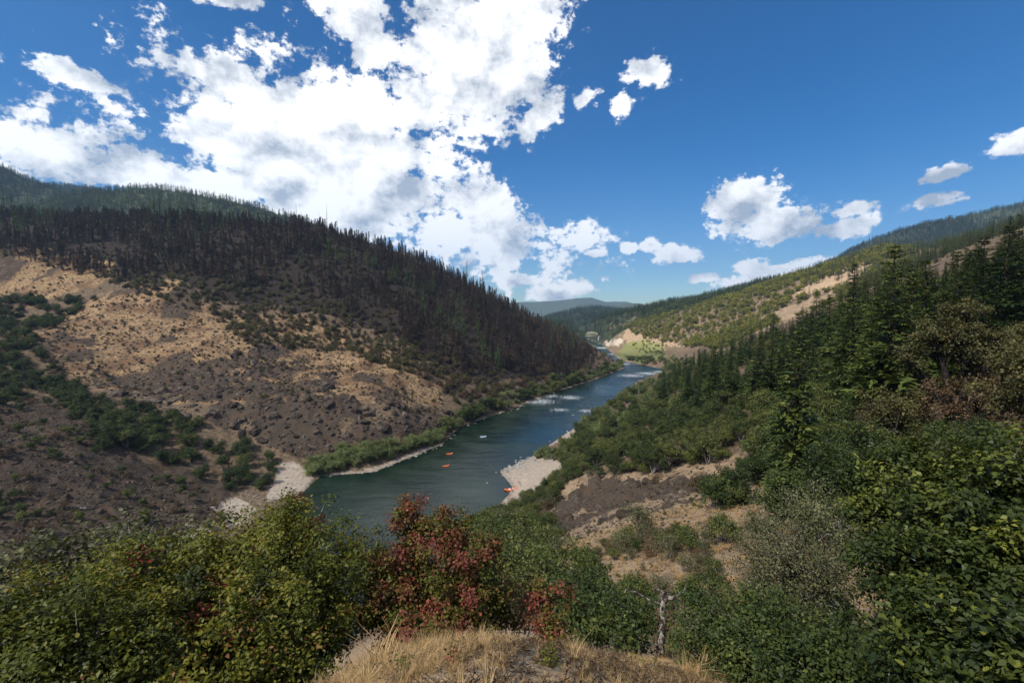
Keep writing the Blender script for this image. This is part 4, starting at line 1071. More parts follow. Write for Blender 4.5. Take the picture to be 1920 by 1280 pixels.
for (x, y, z) in scatter(150, POLY_FOOT, (320, 640), mind=3, seed=69, vis_h=2):
    place(random.choice([MIDB[2], MIDB[2], MIDB[3], MIDB[0], MIDB[1]]), 'foot_shrub', x, y, z - 0.1, "brown withered bush at the foot of the scorched slope", 'shrub', 'withered bushes at the hill foot', scale=random.uniform(0.9, 1.9))
pts = scatter(2600, POLY_TAN + POLY_OLV + [[(-60, 460), (230, 500), (200, 540), (-60, 600)]], (220, 560), seed=66, vis_h=1)
hs = [o for o in COL.objects if o.name.startswith('hill_shrub')]
pts = pts[fbm(pts[:, 0], pts[:, 1], 22, 3, 64) > 0.46]
scatter_stuff('low_scrub', "low olive brown scrub dotted over the tan slope of the left hill", pts, 0.12 + 0.75 * rng.uniform(0, 1, len(pts)) ** 2, hs[:8])
pts = scatter(4200, POLY_BURN + POLY_FOOT + POLY_OLV + [[(1085, 640), (1128, 645), (1172, 682), (1100, 700)]], (300, 1000), seed=68, vis_h=1)
fs = [o for o in COL.objects if o.name.startswith('foot_shrub')]
scatter_stuff('burnt_scrub', "brown scrub growing between the scorched trees", pts, rng.uniform(0.5, 1.3, len(pts)), fs[:8])
# gully at the left
POLY_GUL = [[(-60, 560), (90, 560), (190, 560), (60, 640), (120, 720), (220, 760), (330, 780), (400, 810), (200, 850), (100, 740), (-60, 780)]]
for (x, y, z) in scatter(250, POLY_GUL, (170, 470), mind=3.4, seed=71, vis_h=4):
    pr = random.choice(OAKD + OAKD + [SHRUBB[0]])
    place(pr, 'gully_tree', x, y, z - 0.2, "dark spreading tree in the gully left of the tan slope", 'tree', 'dark trees in the left gully', scale=random.uniform(0.6, 1.0) * (2.2 if pr is SHRUBB[0] else 1))
POLY_GO = [[(190, 800), (330, 790), (480, 850), (525, 880), (500, 920), (440, 925), (340, 890), (230, 870)]]
for (x, y, z) in scatter(36, POLY_GO, (160, 300), mind=4, seed=73, vis_h=4):
    place(random.choice(OAKD + OAK[:1]), 'gully_oak', x, y, z - 0.2, "green rounded oak at the mouth of the left gully above the sandbar", 'oak tree', 'oaks at the gully mouth', scale=random.uniform(0.65, 1.15))
POLY_SCR = [[(-60, 850), (200, 870), (400, 920), (420, 990), (250, 1060), (-60, 1130)]]
for (x, y, z) in scatter(170, POLY_SCR + [[(-60, 700), (120, 700), (230, 800), (200, 870), (-60, 860)]], (95, 260), mind=2.2, seed=75, vis_h=2):
    pr = random.choice(SHRUBL + SHRUB[:1] + SHRUBB)
    place(pr, 'slope_bush', x, y, z - 0.1, "low bush on the dark burnt scree below the left gully", 'bush', 'bushes on the dark scree', scale=random.uniform(0.6, 1.7))
# willows along the left bank
POLY_W1 = [[(568, 890), (600, 862), (640, 850), (700, 842), (830, 812), (825, 828), (720, 862), (650, 880), (585, 895)]]
for (x, y, z) in scatter(75, POLY_W1, (195, 300), mind=2.0, seed=77, vis_h=2):
    place(random.choice(WILL), 'willow_bush', x, y, z - 0.1, "grey green willow bush on the near left bank beside the sandbar", 'willow', 'willows on the near left bank', scale=random.uniform(1.1, 2.0))
POLY_W2 = [[(832, 800), (870, 775), (950, 745), (1040, 715), (1100, 695), (1172, 683), (1165, 694), (1105, 712), (1045, 733), (960, 762), (868, 797), (840, 815)]]
for (x, y, z) in scatter(150, POLY_W2, (270, 760), mind=3.0, seed=79, vis_h=2):
    place(random.choice(WILL + GREENB[:1]), 'willow_bush', x, y, z - 0.1, "green willow bush lining the left bank upstream of the rapids", 'willow', 'willows on the far left bank', scale=random.uniform(0.9, 2.1))

# ------------------------------------------------------------------ sunlit hill and far forests
POLY_LIT = [[(1168, 612), (1230, 595), (1400, 548), (1500, 512), (1650, 455), (1730, 440), (1700, 520), (1600, 570), (1450, 630), (1360, 655), (1280, 652), (1200, 634)]]
DIRT_LIT = [[(1600, 535), (1640, 495), (1600, 505), (1500, 545), (1470, 562)], [(1440, 590), (1560, 548), (1575, 558), (1470, 612)], [(1168, 642), (1172, 626), (1200, 632), (1200, 646)]]
pts = scatter(1900, POLY_LIT, (600, 1200), mind=4.2, seed=81, avoid=DIRT_LIT, vis_h=6)
pts = pts[np.argsort(np.hypot(pts[:, 0], pts[:, 1]))]
lit_o, lit_f, more_o, more_f = [], [], [], []
for (x, y, z) in pts:
    oak = random.random() < 0.62
    if oak and len(lit_o) < 150: lit_o.append(place(random.choice(LIT), 'lit_oak', x, y, z - 0.2, "sunlit yellow green oak on the hill beyond the river bend", 'oak tree', 'yellow green oaks on the sunlit hill', scale=random.uniform(0.9, 1.75)))
    elif not oak and len(lit_f) < 90: lit_f.append(place(random.choice(FIR_LIT), 'young_fir', x, y, z - 0.2, "sunlit green fir on the hill beyond the river bend", 'fir tree', 'green firs on the sunlit hill', scale=random.uniform(0.4, 0.75)))
    elif oak: more_o.append((x, y, z - 0.2))
    else: more_f.append((x, y, z - 0.2))
if more_o: scatter_stuff('oak_woodland', "yellow green oak wood on the upper sunlit hill", more_o, rng.uniform(0.9, 1.7, len(more_o)), [next(o for o in lit_o if o.data == p['one']) for p in LIT])
if more_f: scatter_stuff('fir_woodland', "fir wood on the upper sunlit hill", more_f, rng.uniform(0.4, 0.75, len(more_f)), [next(o for o in lit_f if o.data == p['one']) for p in FIR_LIT])
# a few far firs that stand out on the ridges, then the forests that cover them
far_first = []
for px, py, y in [(1560, 492, 2150), (1640, 446, 2150), (1500, 515, 2150), (1420, 536, 2150), (1700, 428, 2150), (1600, 468, 2150)]:
    P = at_y(px, py, y); z = gzf(P[0], P[1])[0]
    far_first.append(place(FIR_FAR[len(far_first) % 3], 'ridge_fir', P[0], P[1], z - 0.5, "dark fir standing out on the far right ridge line", 'fir tree', 'firs on the far right ridge', scale=random.uniform(0.9, 1.15)))
def forest(name, label, n, xr, yr, seed, zmin=60, clear=0.31, sc=(0.45, 0.95)):
    r = np.random.default_rng(seed)
    x = r.uniform(*xr, n * 3); y = r.uniform(*yr, n * 3); z = gzf(x, y)
    k = (fbm(x, y, 180, 3, seed) > clear + 0.12 * r.uniform(-1, 1, n * 3)) & (z > zmin) & (np.hypot(x, y) > 760)
    x, y, z = x[k], y[k], z[k]
    k = visible(x, y, z + 18) & in_frame(x, y, z, 160)
    p = np.stack([x, y, z - 0.5], -1)[k][:n]
    scatter_stuff(name, label, p, r.uniform(*sc, len(p)), far_first[:3])
    return len(p)
up_ = scatter(1500, [[(1480, 520), (1650, 462), (1760, 440), (1960, 400), (2000, 520), (1700, 545), (1600, 530)]], (430, 1150), seed=83, vis_h=8)
if len(up_): scatter_stuff('upper_wood', "fir wood on the hill shoulder behind the near firs", up_, rng.uniform(0.4, 0.8, len(up_)), [next(o for o in lit_f if o.data == p['one']) for p in FIR_LIT])
forest('left_forest', "dark green conifer forest on the mountain behind the left hill", 22000, (-2300, -150), (800, 2500), 3, 150)
forest('right_forest', "dark conifer forest on the far right ridge", 22000, (350, 2700), (1050, 2350), 5, 60)
forest('knoll_forest', "conifer forest on the rounded knoll beyond the bridge", 14000, (-50, 1500), (1080, 3200), 7, 8)

# ------------------------------------------------------------------ rocks
def rock_mesh(name, seed, mat, sub=2, rough=0.35, squash=(1, 0.8, 0.7)):
    import bmesh
    bm = bmesh.new(); bmesh.ops.create_icosphere(bm, subdivisions=sub, radius=1.0)
    r = np.random.default_rng(seed)
    planes = unit(r.normal(size=(11, 3))); off = r.uniform(0.55, 0.95, 11)
    for v in bm.verts:
        p = np.array(v.co)
        for n, o in zip(planes, off):
            d = p @ n - o
            if d > 0: p = p - n * d * 0.92
        p = p * (1 + rough * 0.25 * r.normal() * 0.4) * np.array(squash)
        v.co = p
    me = bpy.data.meshes.new(name); bm.to_mesh(me); bm.free()
    me.materials.append(mat)
    return me
def stone_mat(name, dark, mid, light, scale=1.6):
    m, nt = new_mat(name); g = NT(nt)
    co = g.objco(); n = g.noise(co, scale, 6, 0.65); n2 = g.noise(co, scale * 5, 4, 0.6)
    c = g.ramp(g.math('ADD', g.math('MULTIPLY', n, 0.6), g.math('MULTIPLY_ADD', n2, 0.4, g.math('MULTIPLY_ADD', g.rand(), 0.16, -0.08))), [(0.36, dark), (0.52, mid), (0.66, light)])
    g.out(g.bsdf(c, 0.9, 0.2, g.bump(g.math('ADD', n, g.math('MULTIPLY', n2, 0.5)), 0.9, 0.2)))
    return m
M_rock = stone_mat("dark_rock", (0.020, 0.014, 0.010), (0.068, 0.050, 0.037), (0.19, 0.15, 0.115))
M_pale = stone_mat("pale_rock", (0.12, 0.11, 0.10), (0.27, 0.25, 0.22), (0.46, 0.43, 0.39))
ROCKS = [rock_mesh(f"rock_{k}", 300 + k, M_rock, 2, 0.5, (1, 0.8, 0.75)) for k in range(5)]
PALES = [rock_mesh(f"pale_{k}", 310 + k, M_pale, 2, 0.3, (1, 0.8, 0.5)) for k in range(4)]
def stone(me, name, x, y, z, s, label, cat, grp=None, sink=0.25):
    o = link(name, me, None, (x, y, z - sink * s * 0.5), 0, (s * random.uniform(0.8, 1.3), s * random.uniform(0.7, 1.1), s * random.uniform(0.7, 1.2)))
    o.rotation_euler = (random.uniform(-0.4, 0.4), random.uniform(-0.4, 0.4), random.uniform(0, 6.28))
    tag(o, label, cat, grp); return o
POLY_RK = [[(430, 640), (530, 650), (525, 710), (440, 705)], [(120, 700), (260, 730), (420, 710), (560, 740), (700, 750), (850, 770), (850, 800), (700, 830), (560, 860), (420, 800), (260, 760)], [(600, 690), (630, 690), (630, 750), (600, 750)]]
first_rock = None
for (x, y, z) in scatter(290, POLY_RK, (200, 420), mind=1.6, seed=91, vis_h=1):
    o = stone(random.choice(ROCKS), 'rock_outcrop', x, y, z, random.choice([1.0, 1.4, 1.8, 2.4, 3.0, 4.0]), "dark jagged rock outcrop breaking through the grass on the left hill", 'rock', 'dark outcrops on the left hill')
    first_rock = first_rock or o
reps = []
for k in range(5): reps.append(next(o for o in COL.objects if o.data == ROCKS[k]))
pts = scatter(3600, POLY_RK + POLY_RK + POLY_TAN, (200, 480), seed=92, vis_h=0.5)
scatter_stuff('rubble', "loose dark stones strewn over the left hillside", pts, rng.uniform(0.25, 1.25, len(pts)) ** 1.3, reps)
for (x, y, z) in scatter(70, POLY_SCR, (95, 215), mind=2.0, seed=93, vis_h=0.7):
    stone(random.choice(ROCKS), 'scree_boulder', x, y, z, random.choice([0.6, 0.9, 1.2, 1.8]), "dark boulder lying on the burnt scree at the left", 'boulder', 'boulders on the dark scree')
pts = scatter(2600, POLY_SCR + [[(-60, 770), (130, 740), (260, 850), (200, 880), (-60, 860)]], (90, 260), seed=94, vis_h=0.4)
scatter_stuff('scree', "broken dark stones covering the burnt slope at the left", pts, rng.uniform(0.12, 0.75, len(pts)), reps)
POLY_RR = [[(1000, 985), (1060, 930), (1140, 900), (1330, 905), (1335, 985), (1200, 1005), (1060, 1035)]]
for (x, y, z) in scatter(60, POLY_RR, (60, 190), mind=1.5, seed=95, vis_h=0.7):
    stone(random.choice(ROCKS), 'slope_rock', x, y, z, random.choice([0.5, 0.8, 1.2, 1.8]), "brown black rock in the outcrop above the right beach", 'rock', 'rocks of the outcrop above the right beach')
pts = scatter(1500, POLY_RR + AVOID, (12, 200), seed=96, vis_h=0.3)
scatter_stuff('stone_litter', "loose stones scattered over the right slope", pts, np.hypot(pts[:, 0], pts[:, 1]) * rng.uniform(0.0012, 0.004, len(pts)), reps)
for px, py, s in [(400, 995, 3.6), (285, 1045, 2.6), (430, 985, 2.2), (360, 1010, 2.4), (320, 1025, 2.0), (560, 960, 1.4), (575, 950, 1.1), (545, 972, 1.6), (530, 870, 1.5)]:
    P = hit(px, py, 90, 400)
    stone(random.choice(PALES), 'shore_boulder', P[0], P[1], P[2], s, "pale grey boulder on the near left shore behind the green bush", 'boulder', 'pale boulders on the near left shore')
# stones along the waterline and in the rapids
def shore(pts, n, off, s0, s1, label, grp, name, seed):
    r = np.random.default_rng(seed); p = resample(pts, 400)
    for k in range(n):
        c = p[r.integers(0, 400)] + r.normal(0, off, 2); z = max(gzf(c[0], c[1])[0], -0.15)
        if z < 1.5: stone(PALES[r.integers(0, 4)], name, c[0], c[1], z, r.uniform(s0, s1), label, 'rock', grp)
shore([at_z(*p)[:2] for p in [(590, 893), (700, 884), (760, 862), (830, 835)]], 46, 0.7, 0.4, 1.3, "pale stone at the water's edge below the near willows", 'pale stones below the near willows', 'shore_stone', 1)
shore([at_z(*p)[:2] for p in [(835, 830), (862, 802), (960, 768), (1040, 737)]], 42, 1.6, 0.5, 1.5, "pale stone on the left waterline upstream", 'pale stones on the left waterline upstream', 'shore_stone', 2)
shore([at_z(*p)[:2] for p in [(940, 885), (960, 880), (985, 866), (1000, 858)]], 70, 2.6, 0.5, 1.7, "pale rock on the point of the right beach", 'pale rocks at the beach point', 'beach_rock', 3)
shore([at_z(*p)[:2] for p in [(1035, 832), (1080, 802), (1100, 790)]], 22, 1.6, 0.5, 1.5, "pale rock on the right bank above the beach", 'pale rocks above the beach', 'bank_rock', 4)
for k, (px, py) in enumerate([(1035, 772), (1050, 768), (1015, 760), (1090, 760), (1100, 772), (1108, 765), (1075, 778), (990, 748), (1012, 745), (1160, 706), (1190, 700), (1120, 728), (938, 893), (930, 885), (947, 888), (913, 905)]):
    P = at_z(px, py); stone(random.choice(PALES + ROCKS[:2]), 'river_rock', P[0], P[1], 0.05, random.uniform(0.7, 1.5), "wet rock breaking the surface of the river", 'rock', 'rocks in the river', 0.5)

pts = scatter(900, [[(395, 985), (440, 925), (520, 865), (594, 890), (577, 920), (470, 990)], [(300, 1025), (360, 980), (405, 995), (340, 1040)], [(925, 892), (960, 868), (1002, 852), (1010, 868), (975, 900), (950, 905)]], (140, 300), seed=97, vis_h=0.3)
scatter_stuff('shingle', "small pale stones lying on the sandbars", pts, rng.uniform(0.12, 0.5, len(pts)), [next(o for o in COL.objects if o.data == p) for p in PALES])
# ------------------------------------------------------------------ foreground shrubs
def near_bush(name, label, cat, lobes_px, n_leaf, leaf, n_clump, clump_r, leafm, bark, seed, tint0=0.48, hue=0.13, base_px=None, group=None, width=0.36, trunk_r=0.03, up=0.6, n_single=0, single_px=None, flat=0.8, top_tint=0.10):
    L = []
    for (px, py, d, rp) in lobes_px:
        P = CAM + ray(px, py) * d
        L.append((P[0], P[1], P[2], rp * d / F))
    L = np.array(L)
    b = L[:, :3].mean(0) if base_px is None else at_y(base_px[0], 1000, base_px[1])
    b = np.array([b[0], b[1] + 0.2, 0.0]); b[2] = gzf(b[0], b[1])[0] - 0.1
    Ll = L.copy(); Ll[:, :3] -= b
    tr, cr = broadleaf(seed, Ll, n_leaf, leaf, clump_r, n_clump, trunk_r, tint0, width, (0, 0, 0), up, flat=flat, hue=hue, top_tint=top_tint)
    o = link(name, None, None, tuple(b)); tag(o, label, cat, group)
    link('branches', tr.mesh(name + "_branches", [bark], True), o)
    link('foliage', cr.mesh(name + "_foliage", [leafm]), o)
    if n_single:   # the largest leaves, one by one
        r = np.random.default_rng(seed + 1)
        lm = lobed_leaf(leafm)
        V = cr.v[0].reshape(-1, 4, 3)[:, 0] + b
        dist = np.linalg.norm(V - CAM, axis=1)
        px, py = project(V)
        ok = np.where((px > 0) & (px < 1920) & (py > 0) & (py < 1275))[0]
        ok = ok[np.argsort(dist[ok])[:n_single * 6]]
        for k in r.choice(ok, min(n_single, len(ok)), replace=False):
            lf = link('leaf', lm[r.integers(0, len(lm))], o, tuple(V[k] - b + (CAM - V[k]) / dist[k] * 0.03))
            lf.rotation_euler = (r.uniform(-0.7, 0.7), r.uniform(-0.7, 0.7), r.uniform(0, 6.28))
            s = leaf * r.uniform(0.95, 1.35); lf.scale = (s, s, s)
    return o
_leafc = {}
def lobed_leaf(mat):
    if mat.name in _leafc: return _leafc[mat.name]
    out = []
    for k, t in enumerate((0.35, 0.55, 0.7, 0.85)):
        prof = [(0, 0.02), (0.16, 0.16), (0.24, 0.10), (0.40, 0.30), (0.50, 0.17), (0.66, 0.34), (0.76, 0.18), (0.88, 0.20), (1.0, 0.0)]
        v = [(p, w, 0.35 * w) for p, w in prof] + [(p, -w, 0.35 * w) for p, w in prof[1:-1]] + [(p, 0, -0.12 * p * p) for p, _ in prof[1:-1]]
        n = len(prof); c = lambda i: n + (n - 2) + i - 1
        q = []; tr_ = []
        for i in range(1, n - 2):
            q.append([c(i), c(i + 1), i + 1, i]); q.append([n + i - 1, n + i, c(i + 1), c(i)])
        tr_ += [[0, c(1), 1], [0, n, c(1)], [c(n - 2), n - 1, n - 2], [c(n - 2), 2 * n - 3, n - 1]]
        out.append(make_mesh("lobed_leaf", v, q, tr_, dict(tint=np.full(len(v), t)), [mat]))
    _leafc[mat.name] = out
    return out

near_bush('green_bush', "large leafy green bush filling the lower left with a few red leaves", 'bush',
          [(545, 1005, 7.4, 70), (550, 960, 7.5, 38), (500, 1040, 7.2, 90), (600, 1050, 7.2, 75), (420, 1070, 7.0, 100), (560, 1110, 6.8, 120), (350, 1130, 6.8, 105), (460, 1180, 6.5, 150), (625, 1110, 6.9, 55), (610, 1190, 6.4, 70), (300, 1190, 6.5, 80), (540, 1240, 6.1, 90), (380, 1260, 6.0, 110)],
          62000, 0.048, 560, 0.125, M_maple, M_lichen, 401, 0.58, 0.19, (470, 6.6), n_single=150, up=0.7, width=0.29)
near_bush('left_bush', "dark green bush with reddish tips in the bottom left corner", 'bush',
          [(90, 1150, 7.0, 75), (200, 1130, 7.0, 80), (30, 1220, 6.5, 90), (150, 1230, 6.4, 110), (260, 1220, 6.4, 70), (250, 1090, 7.4, 50), (90, 1290, 6.0, 110), (230, 1290, 6.0, 90), (-60, 1250, 6.3, 80)],
          36000, 0.046, 400, 0.13, M_maple, M_lichen, 402, 0.42, 0.19, (130, 6.4), up=0.7, width=0.29)
near_bush('grey_oak', "grey twiggy oak with pale lichen on its twigs behind the left bush", 'oak tree',
          [(150, 1075, 11, 60), (250, 1030, 12, 60), (60, 1100, 11, 60), (330, 1050, 11.5, 55), (210, 1100, 11, 55), (10, 1140, 10.5, 60), (-60, 1120, 11, 60)],
          9000, 0.085, 260, 0.26, M_gray, M_lichen, 403, 0.50, 0.14, (160, 11), trunk_r=0.05)
near_bush('red_bush', "reddish bronze bush turning red in the centre foreground", 'bush',
          [(790, 985, 7.0, 52), (772, 955, 7.1, 26), (735, 975, 7.1, 18), (850, 1000, 7.0, 52), (730, 1060, 6.9, 62), (800, 1080, 6.8, 95), (885, 1080, 6.8, 72), (735, 1140, 6.7, 55), (830, 1150, 6.6, 80), (770, 1190, 6.4, 50), (860, 1195, 6.4, 55), (690, 1150, 6.8, 40), (915, 1120, 6.8, 42), (700, 1090, 7.0, 36), (905, 1040, 7.0, 40)],
          38000, 0.042, 430, 0.10, M_red, M_bark, 404, 0.40, 0.17, (810, 6.6), n_single=110, up=0.5, top_tint=0.22)
near_bush('low_red_bush', "small bush of red and yellow green leaves right of the bronze bush", 'bush',
          [(1035, 1120, 6.6, 30), (1030, 1160, 6.5, 36), (1045, 1185, 6.4, 26), (1020, 1100, 6.7, 18)],
          3200, 0.040, 60, 0.075, M_red, M_bark, 405, 0.46, 0.15, (1035, 6.3), trunk_r=0.012)
near_bush('russet_bush', "thin russet bush between the bronze bush and the grass edge", 'bush',
          [(945, 1120, 7.6, 34), (975, 1150, 7.4, 36), (930, 1160, 7.3, 30), (990, 1110, 7.8, 26)],
          1900, 0.042, 60, 0.11, M_red, M_lichen, 406, 0.50, 0.14, (955, 7.3), trunk_r=0.012)
near_bush('broadleaf_oak', "big dark oak with broad lobed leaves overhanging the lower right corner", 'oak tree',
          [(1735, 875, 7.6, 62), (1690, 850, 7.7, 30), (1640, 910, 8.0, 50), (1590, 880, 8.2, 34), (1830, 885, 7.2, 62), (1910, 900, 6.6, 60), (1700, 960, 7.5, 85), (1820, 980, 7.0, 100), (1910, 1040, 6.5, 95), (1780, 1070, 6.8, 100), (1690, 1060, 7.2, 70),
           (1860, 1170, 6.0, 110), (1760, 1190, 6.2, 85), (1930, 1250, 5.6, 90), (1690, 1260, 6.0, 70), (1810, 1270, 5.7, 80), (2000, 1000, 6.5, 110), (2000, 1180, 6.0, 120)],
          52000, 0.062, 520, 0.135, M_big, M_lichen, 407, 0.44, 0.17, (1850, 6.8), n_single=170, trunk_r=0.055, up=0.8, top_tint=0.30, width=0.27)
near_bush('olive_bush', "loose grey olive bush with fine leaves left of the big oak", 'bush',
          [(1480, 1040, 14, 85), (1550, 1080, 14, 75), (1420, 1090, 14, 60), (1500, 985, 15, 60), (1575, 950, 15, 65), (1440, 1010, 15, 45), (1600, 1010, 14, 60)],
          17000, 0.055, 380, 0.24, M_gray, M_lichen, 408, 0.47, 0.12, (1500, 14), trunk_r=0.05)
near_bush('young_oak', "dense dark green young oak at the lower right beside the pale snag", 'oak tree',
          [(1340, 1180, 10, 62), (1420, 1185, 10, 85), (1490, 1220, 9.5, 85), (1390, 1260, 9, 95), (1300, 1240, 10, 42), (1470, 1280, 9, 80), (1310, 1120, 11, 26)],
          24000, 0.056, 330, 0.16, M_oakd, M_lichen, 409, 0.46, 0.13, (1400, 9.6), trunk_r=0.05)
near_bush('corner_oak', "dark young oak between the young oak and the big oak at the bottom edge", 'oak tree',
          [(1570, 1250, 8.6, 70), (1620, 1220, 8.8, 50), (1540, 1290, 8.2, 80), (1640, 1280, 8.0, 70)],
          12000, 0.056, 180, 0.15, M_oakd, M_lichen, 410, 0.46, 0.13, (1590, 8.5), trunk_r=0.04)
near_bush('middle_oak', "green oak bush just left of the pale snag", 'oak tree',
          [(1150, 1130, 14, 52), (1090, 1110, 15, 50), (1195, 1165, 13, 44), (1110, 1165, 12.5, 48), (1060, 1140, 13, 40), (1170, 1200, 12, 36)],
          8500, 0.085, 170, 0.21, M_oakd, M_lichen, 411, 0.50, 0.13, (1130, 13.2), trunk_r=0.05)
near_bush('tangled_bush', "grey green tangled bush right behind the bronze bush", 'bush',
          [(960, 1045, 17, 55), (1010, 1075, 16, 50), (930, 1000, 21, 50), (985, 1010, 20, 45), (1050, 1050, 18, 50), (905, 1030, 18, 40)],
          10000, 0.095, 220, 0.30, M_oak, M_lichen, 412, 0.47, 0.14, (980, 17.5), trunk_r=0.05)

# big madrone with a dark forked trunk and brown lower leaves
MX, MY, MZ = hit(1790, 815, 30, 120)
tr, cr = broadleaf(420, [(-3, 0, 12.5, 2.8), (0.5, 0.5, 14, 3.0), (3.5, 0, 12, 2.6), (-5.5, 0.5, 9.5, 2.2), (6, 0.8, 9.5, 2.4), (0, -1, 10.5, 2.4)], 15000, 0.24, 0.55, 190, 0.50, 0.55, hue=0.14)
tr2, cr2 = broadleaf(421, [(-4, -1.5, 6, 2.6), (-6, 0, 3.5, 2.4), (4, -0.5, 5.5, 2.8), (7, 0, 4.5, 2.6), (-2, -2.0, 3.2, 2.2), (3, -2, 2.6, 2.4), (9, 0, 6.5, 2.4)], 11000, 0.22, 0.62, 190, 0.10, 0.45, hue=0.12)
md = link('madrone_tree', None, None, (MX, MY, MZ - 0.3)); md.scale = (0.95, 0.95, 0.95)
tag(md, "big spreading broadleaf tree with olive top, dark forked trunk and brown lower leaves", 'tree')
link('trunk', tr.mesh('madrone_trunk', [M_char], True), md); link('crown', cr.mesh('madrone_crown', [M_olive]), md)
bl = link('dead_foliage', cr2.mesh('madrone_dead', [M_brown]), md); bl['label'] = "brown withered lower foliage"
link('branches', tr2.mesh('madrone_branches', [M_lichen], True), md)

# pale snag with two arms
def limb(pts, r0, r1, g, sides=7): 
    p = resample3(pts, 10); tube(g, p + rng.normal(0, 0.012, p.shape), np.linspace(r0, r1, 10), sides, cap=True)
def resample3(p, n):
    p = np.array(p, float); d = np.concatenate([[0], np.cumsum(np.linalg.norm(np.diff(p, axis=0), axis=1))]); t = np.linspace(0, d[-1], n)
    return np.stack([np.interp(t, d, p[:, k]) for k in range(3)], -1)
def pxl(lst, d): return [CAM + ray(px, py) * (d + (q[0] if q else 0)) for px, py, *q in lst]
SD = 13.0
base = CAM + ray(1238, 1225) * SD
sn = link('snag', None, None, tuple(base)); tag(sn, "pale weathered snag with one raised arm standing above the grass edge", 'dead tree')
g = Geo(); limb([p - base for p in pxl([(1238, 1225), (1240, 1180), (1243, 1140), (1240, 1118), (1248, 1108)], SD)], 0.10, 0.05, g)
M_snag = bark_mat('snag_bark', (0.040, 0.030, 0.024), (0.27, 0.245, 0.215), 9.0, 0.46, 0.62)
link('trunk', g.mesh('snag_trunk', [M_snag], True), sn)
g = Geo(); limb([p - base for p in pxl([(1246, 1122), (1262, 1120), (1278, 1112), (1286, 1102), (1290, 1096)], SD)], 0.060, 0.018, g)
limb([p - base for p in pxl([(1240, 1130), (1225, 1125), (1212, 1122), (1196, 1112), (1178, 1104), (1168, 1108)], SD)], 0.03, 0.008, g, 5)
limb([p - base for p in pxl([(1246, 1112), (1240, 1107), (1226, 1104)], SD)], 0.04, 0.012, g, 5)
link('branches', g.mesh('snag_branches', [M_snag], True), sn)
def fallen(lst, d, r0, label):
    g = Geo(); pts = [hit(*p) + np.array([0, 0, 0.25]) for p in lst]; b = pts[0]
    limb([p - b for p in pts], r0, r0 * 0.3, g, 5)
    r = np.random.default_rng(int(lst[0][0]))
    for k in range(5):
        q0 = np.array(pts[r.integers(0, len(pts))]) - b
        limb([q0, q0 + r.normal(0, 0.5, 3) + [0, 0, 0.4], q0 + r.normal(0, 0.9, 3) + [0, 0, 0.6]], r0 * 0.4, 0.01, g, 4)
    o = link('fallen_branch', g.mesh('fallen_branch', [M_dead], True), None, tuple(b)); tag(o, label, 'branch')
fallen([(920, 1035), (950, 1040), (985, 1050)], 20, 0.12, "bleached fallen branch tangled behind the bronze bush")
fallen([(1385, 905), (1405, 912), (1420, 925)], 60, 0.22, "pale fallen branch on the bare patch below the oaks")
fallen([(150, 953), (160, 955), (172, 953)], 150, 0.3, "pale driftwood log on the dark scree at the left")
fallen([(1120, 1100), (1138, 1106), (1150, 1112)], 30, 0.1, "thin grey branch lying on the bare soil above the snag")
fallen([(1640, 800), (1650, 815), (1665, 830)], 60, 0.15, "grey fallen branch on the red soil under the madrone")

# ------------------------------------------------------------------ dry grass and small stones at the viewer's feet
def tuft(seed, n, hmax, spread):
    r = np.random.default_rng(seed); g = Geo()
    a = r.uniform(0, 6.28, n); b0 = np.stack([np.cos(a), np.sin(a), np.zeros(n)], -1) * (r.uniform(0, spread, n))[:, None]
    d = np.stack([np.cos(a + r.normal(0, 0.9, n)), np.sin(a + r.normal(0, 0.9, n)), np.zeros(n)], -1)
    h = hmax * r.uniform(0.4, 1.0, n); bend = r.uniform(0.2, 1.1, n); s = np.cross(d, [0, 0, 1.0])
    w = r.uniform(0.0018, 0.0042, n)
    V = []
    for t in (0, 0.35, 0.7, 1.0):
        c = b0 + d * (h * bend * t * t)[:, None] + np.array([0, 0, 1.0]) * (h * t * (1 - 0.35 * bend * t))[:, None]
        ww = (w * (1 - 0.8 * t))[:, None]
        V += [c - s * ww, c + s * ww]
    v = np.stack(V, 1).reshape(-1, 3); i = np.arange(n)[:, None] * 8
    q = np.concatenate([i + np.array([[0, 1, 3, 2]]), i + np.array([[2, 3, 5, 4]]), i + np.array([[4, 5, 7, 6]])])
    g.add(v, q, tint=np.repeat(np.clip(0.5 + 0.2 * r.normal(size=n), 0, 1), 8))
    return g.mesh(f"tuft_{seed}", [M_grass])
TUFTS = [tuft(500 + k, 46, h, 0.07) for k, h in enumerate([0.20, 0.27, 0.36])]
r = np.random.default_rng(77)
tuft_objs = []
for k, (px, py) in enumerate([(700, 1250), (740, 1262), (860, 1240), (720, 1275), (800, 1255), (1180, 1250)]):
    P = hit(px, py, 1.2, 20)
    tuft_objs.append(tag(link('grass_tuft', TUFTS[k % 3], None, (P[0], P[1], P[2]), r.uniform(0, 6), 0.35), "tuft of long dry blond grass at the viewer's feet", 'grass', 'dry grass tufts at the viewer\'s feet'))
n = 11000
x = r.uniform(-5, 5.5, n); y = r.uniform(1.7, 8.5, n); z = gzf(x, y)
dens = fbm(x, y, 0.9, 3, 7); px, py = project(np.stack([x, y, z], -1))
gravel = in_poly(px, py, [(930, 1290), (960, 1200), (1010, 1170), (1060, 1200), (1050, 1290)]) | in_poly(px, py, [(1150, 1205), (1210, 1200), (1200, 1225), (1150, 1230)])
left = 1.25 - 0.55 * smooth(px, 760, 1150)
k = (r.uniform(0, 1, n) < np.clip((dens - 0.12) * 2.6, 0, 1) * np.where(gravel, 0.12, 1)) 
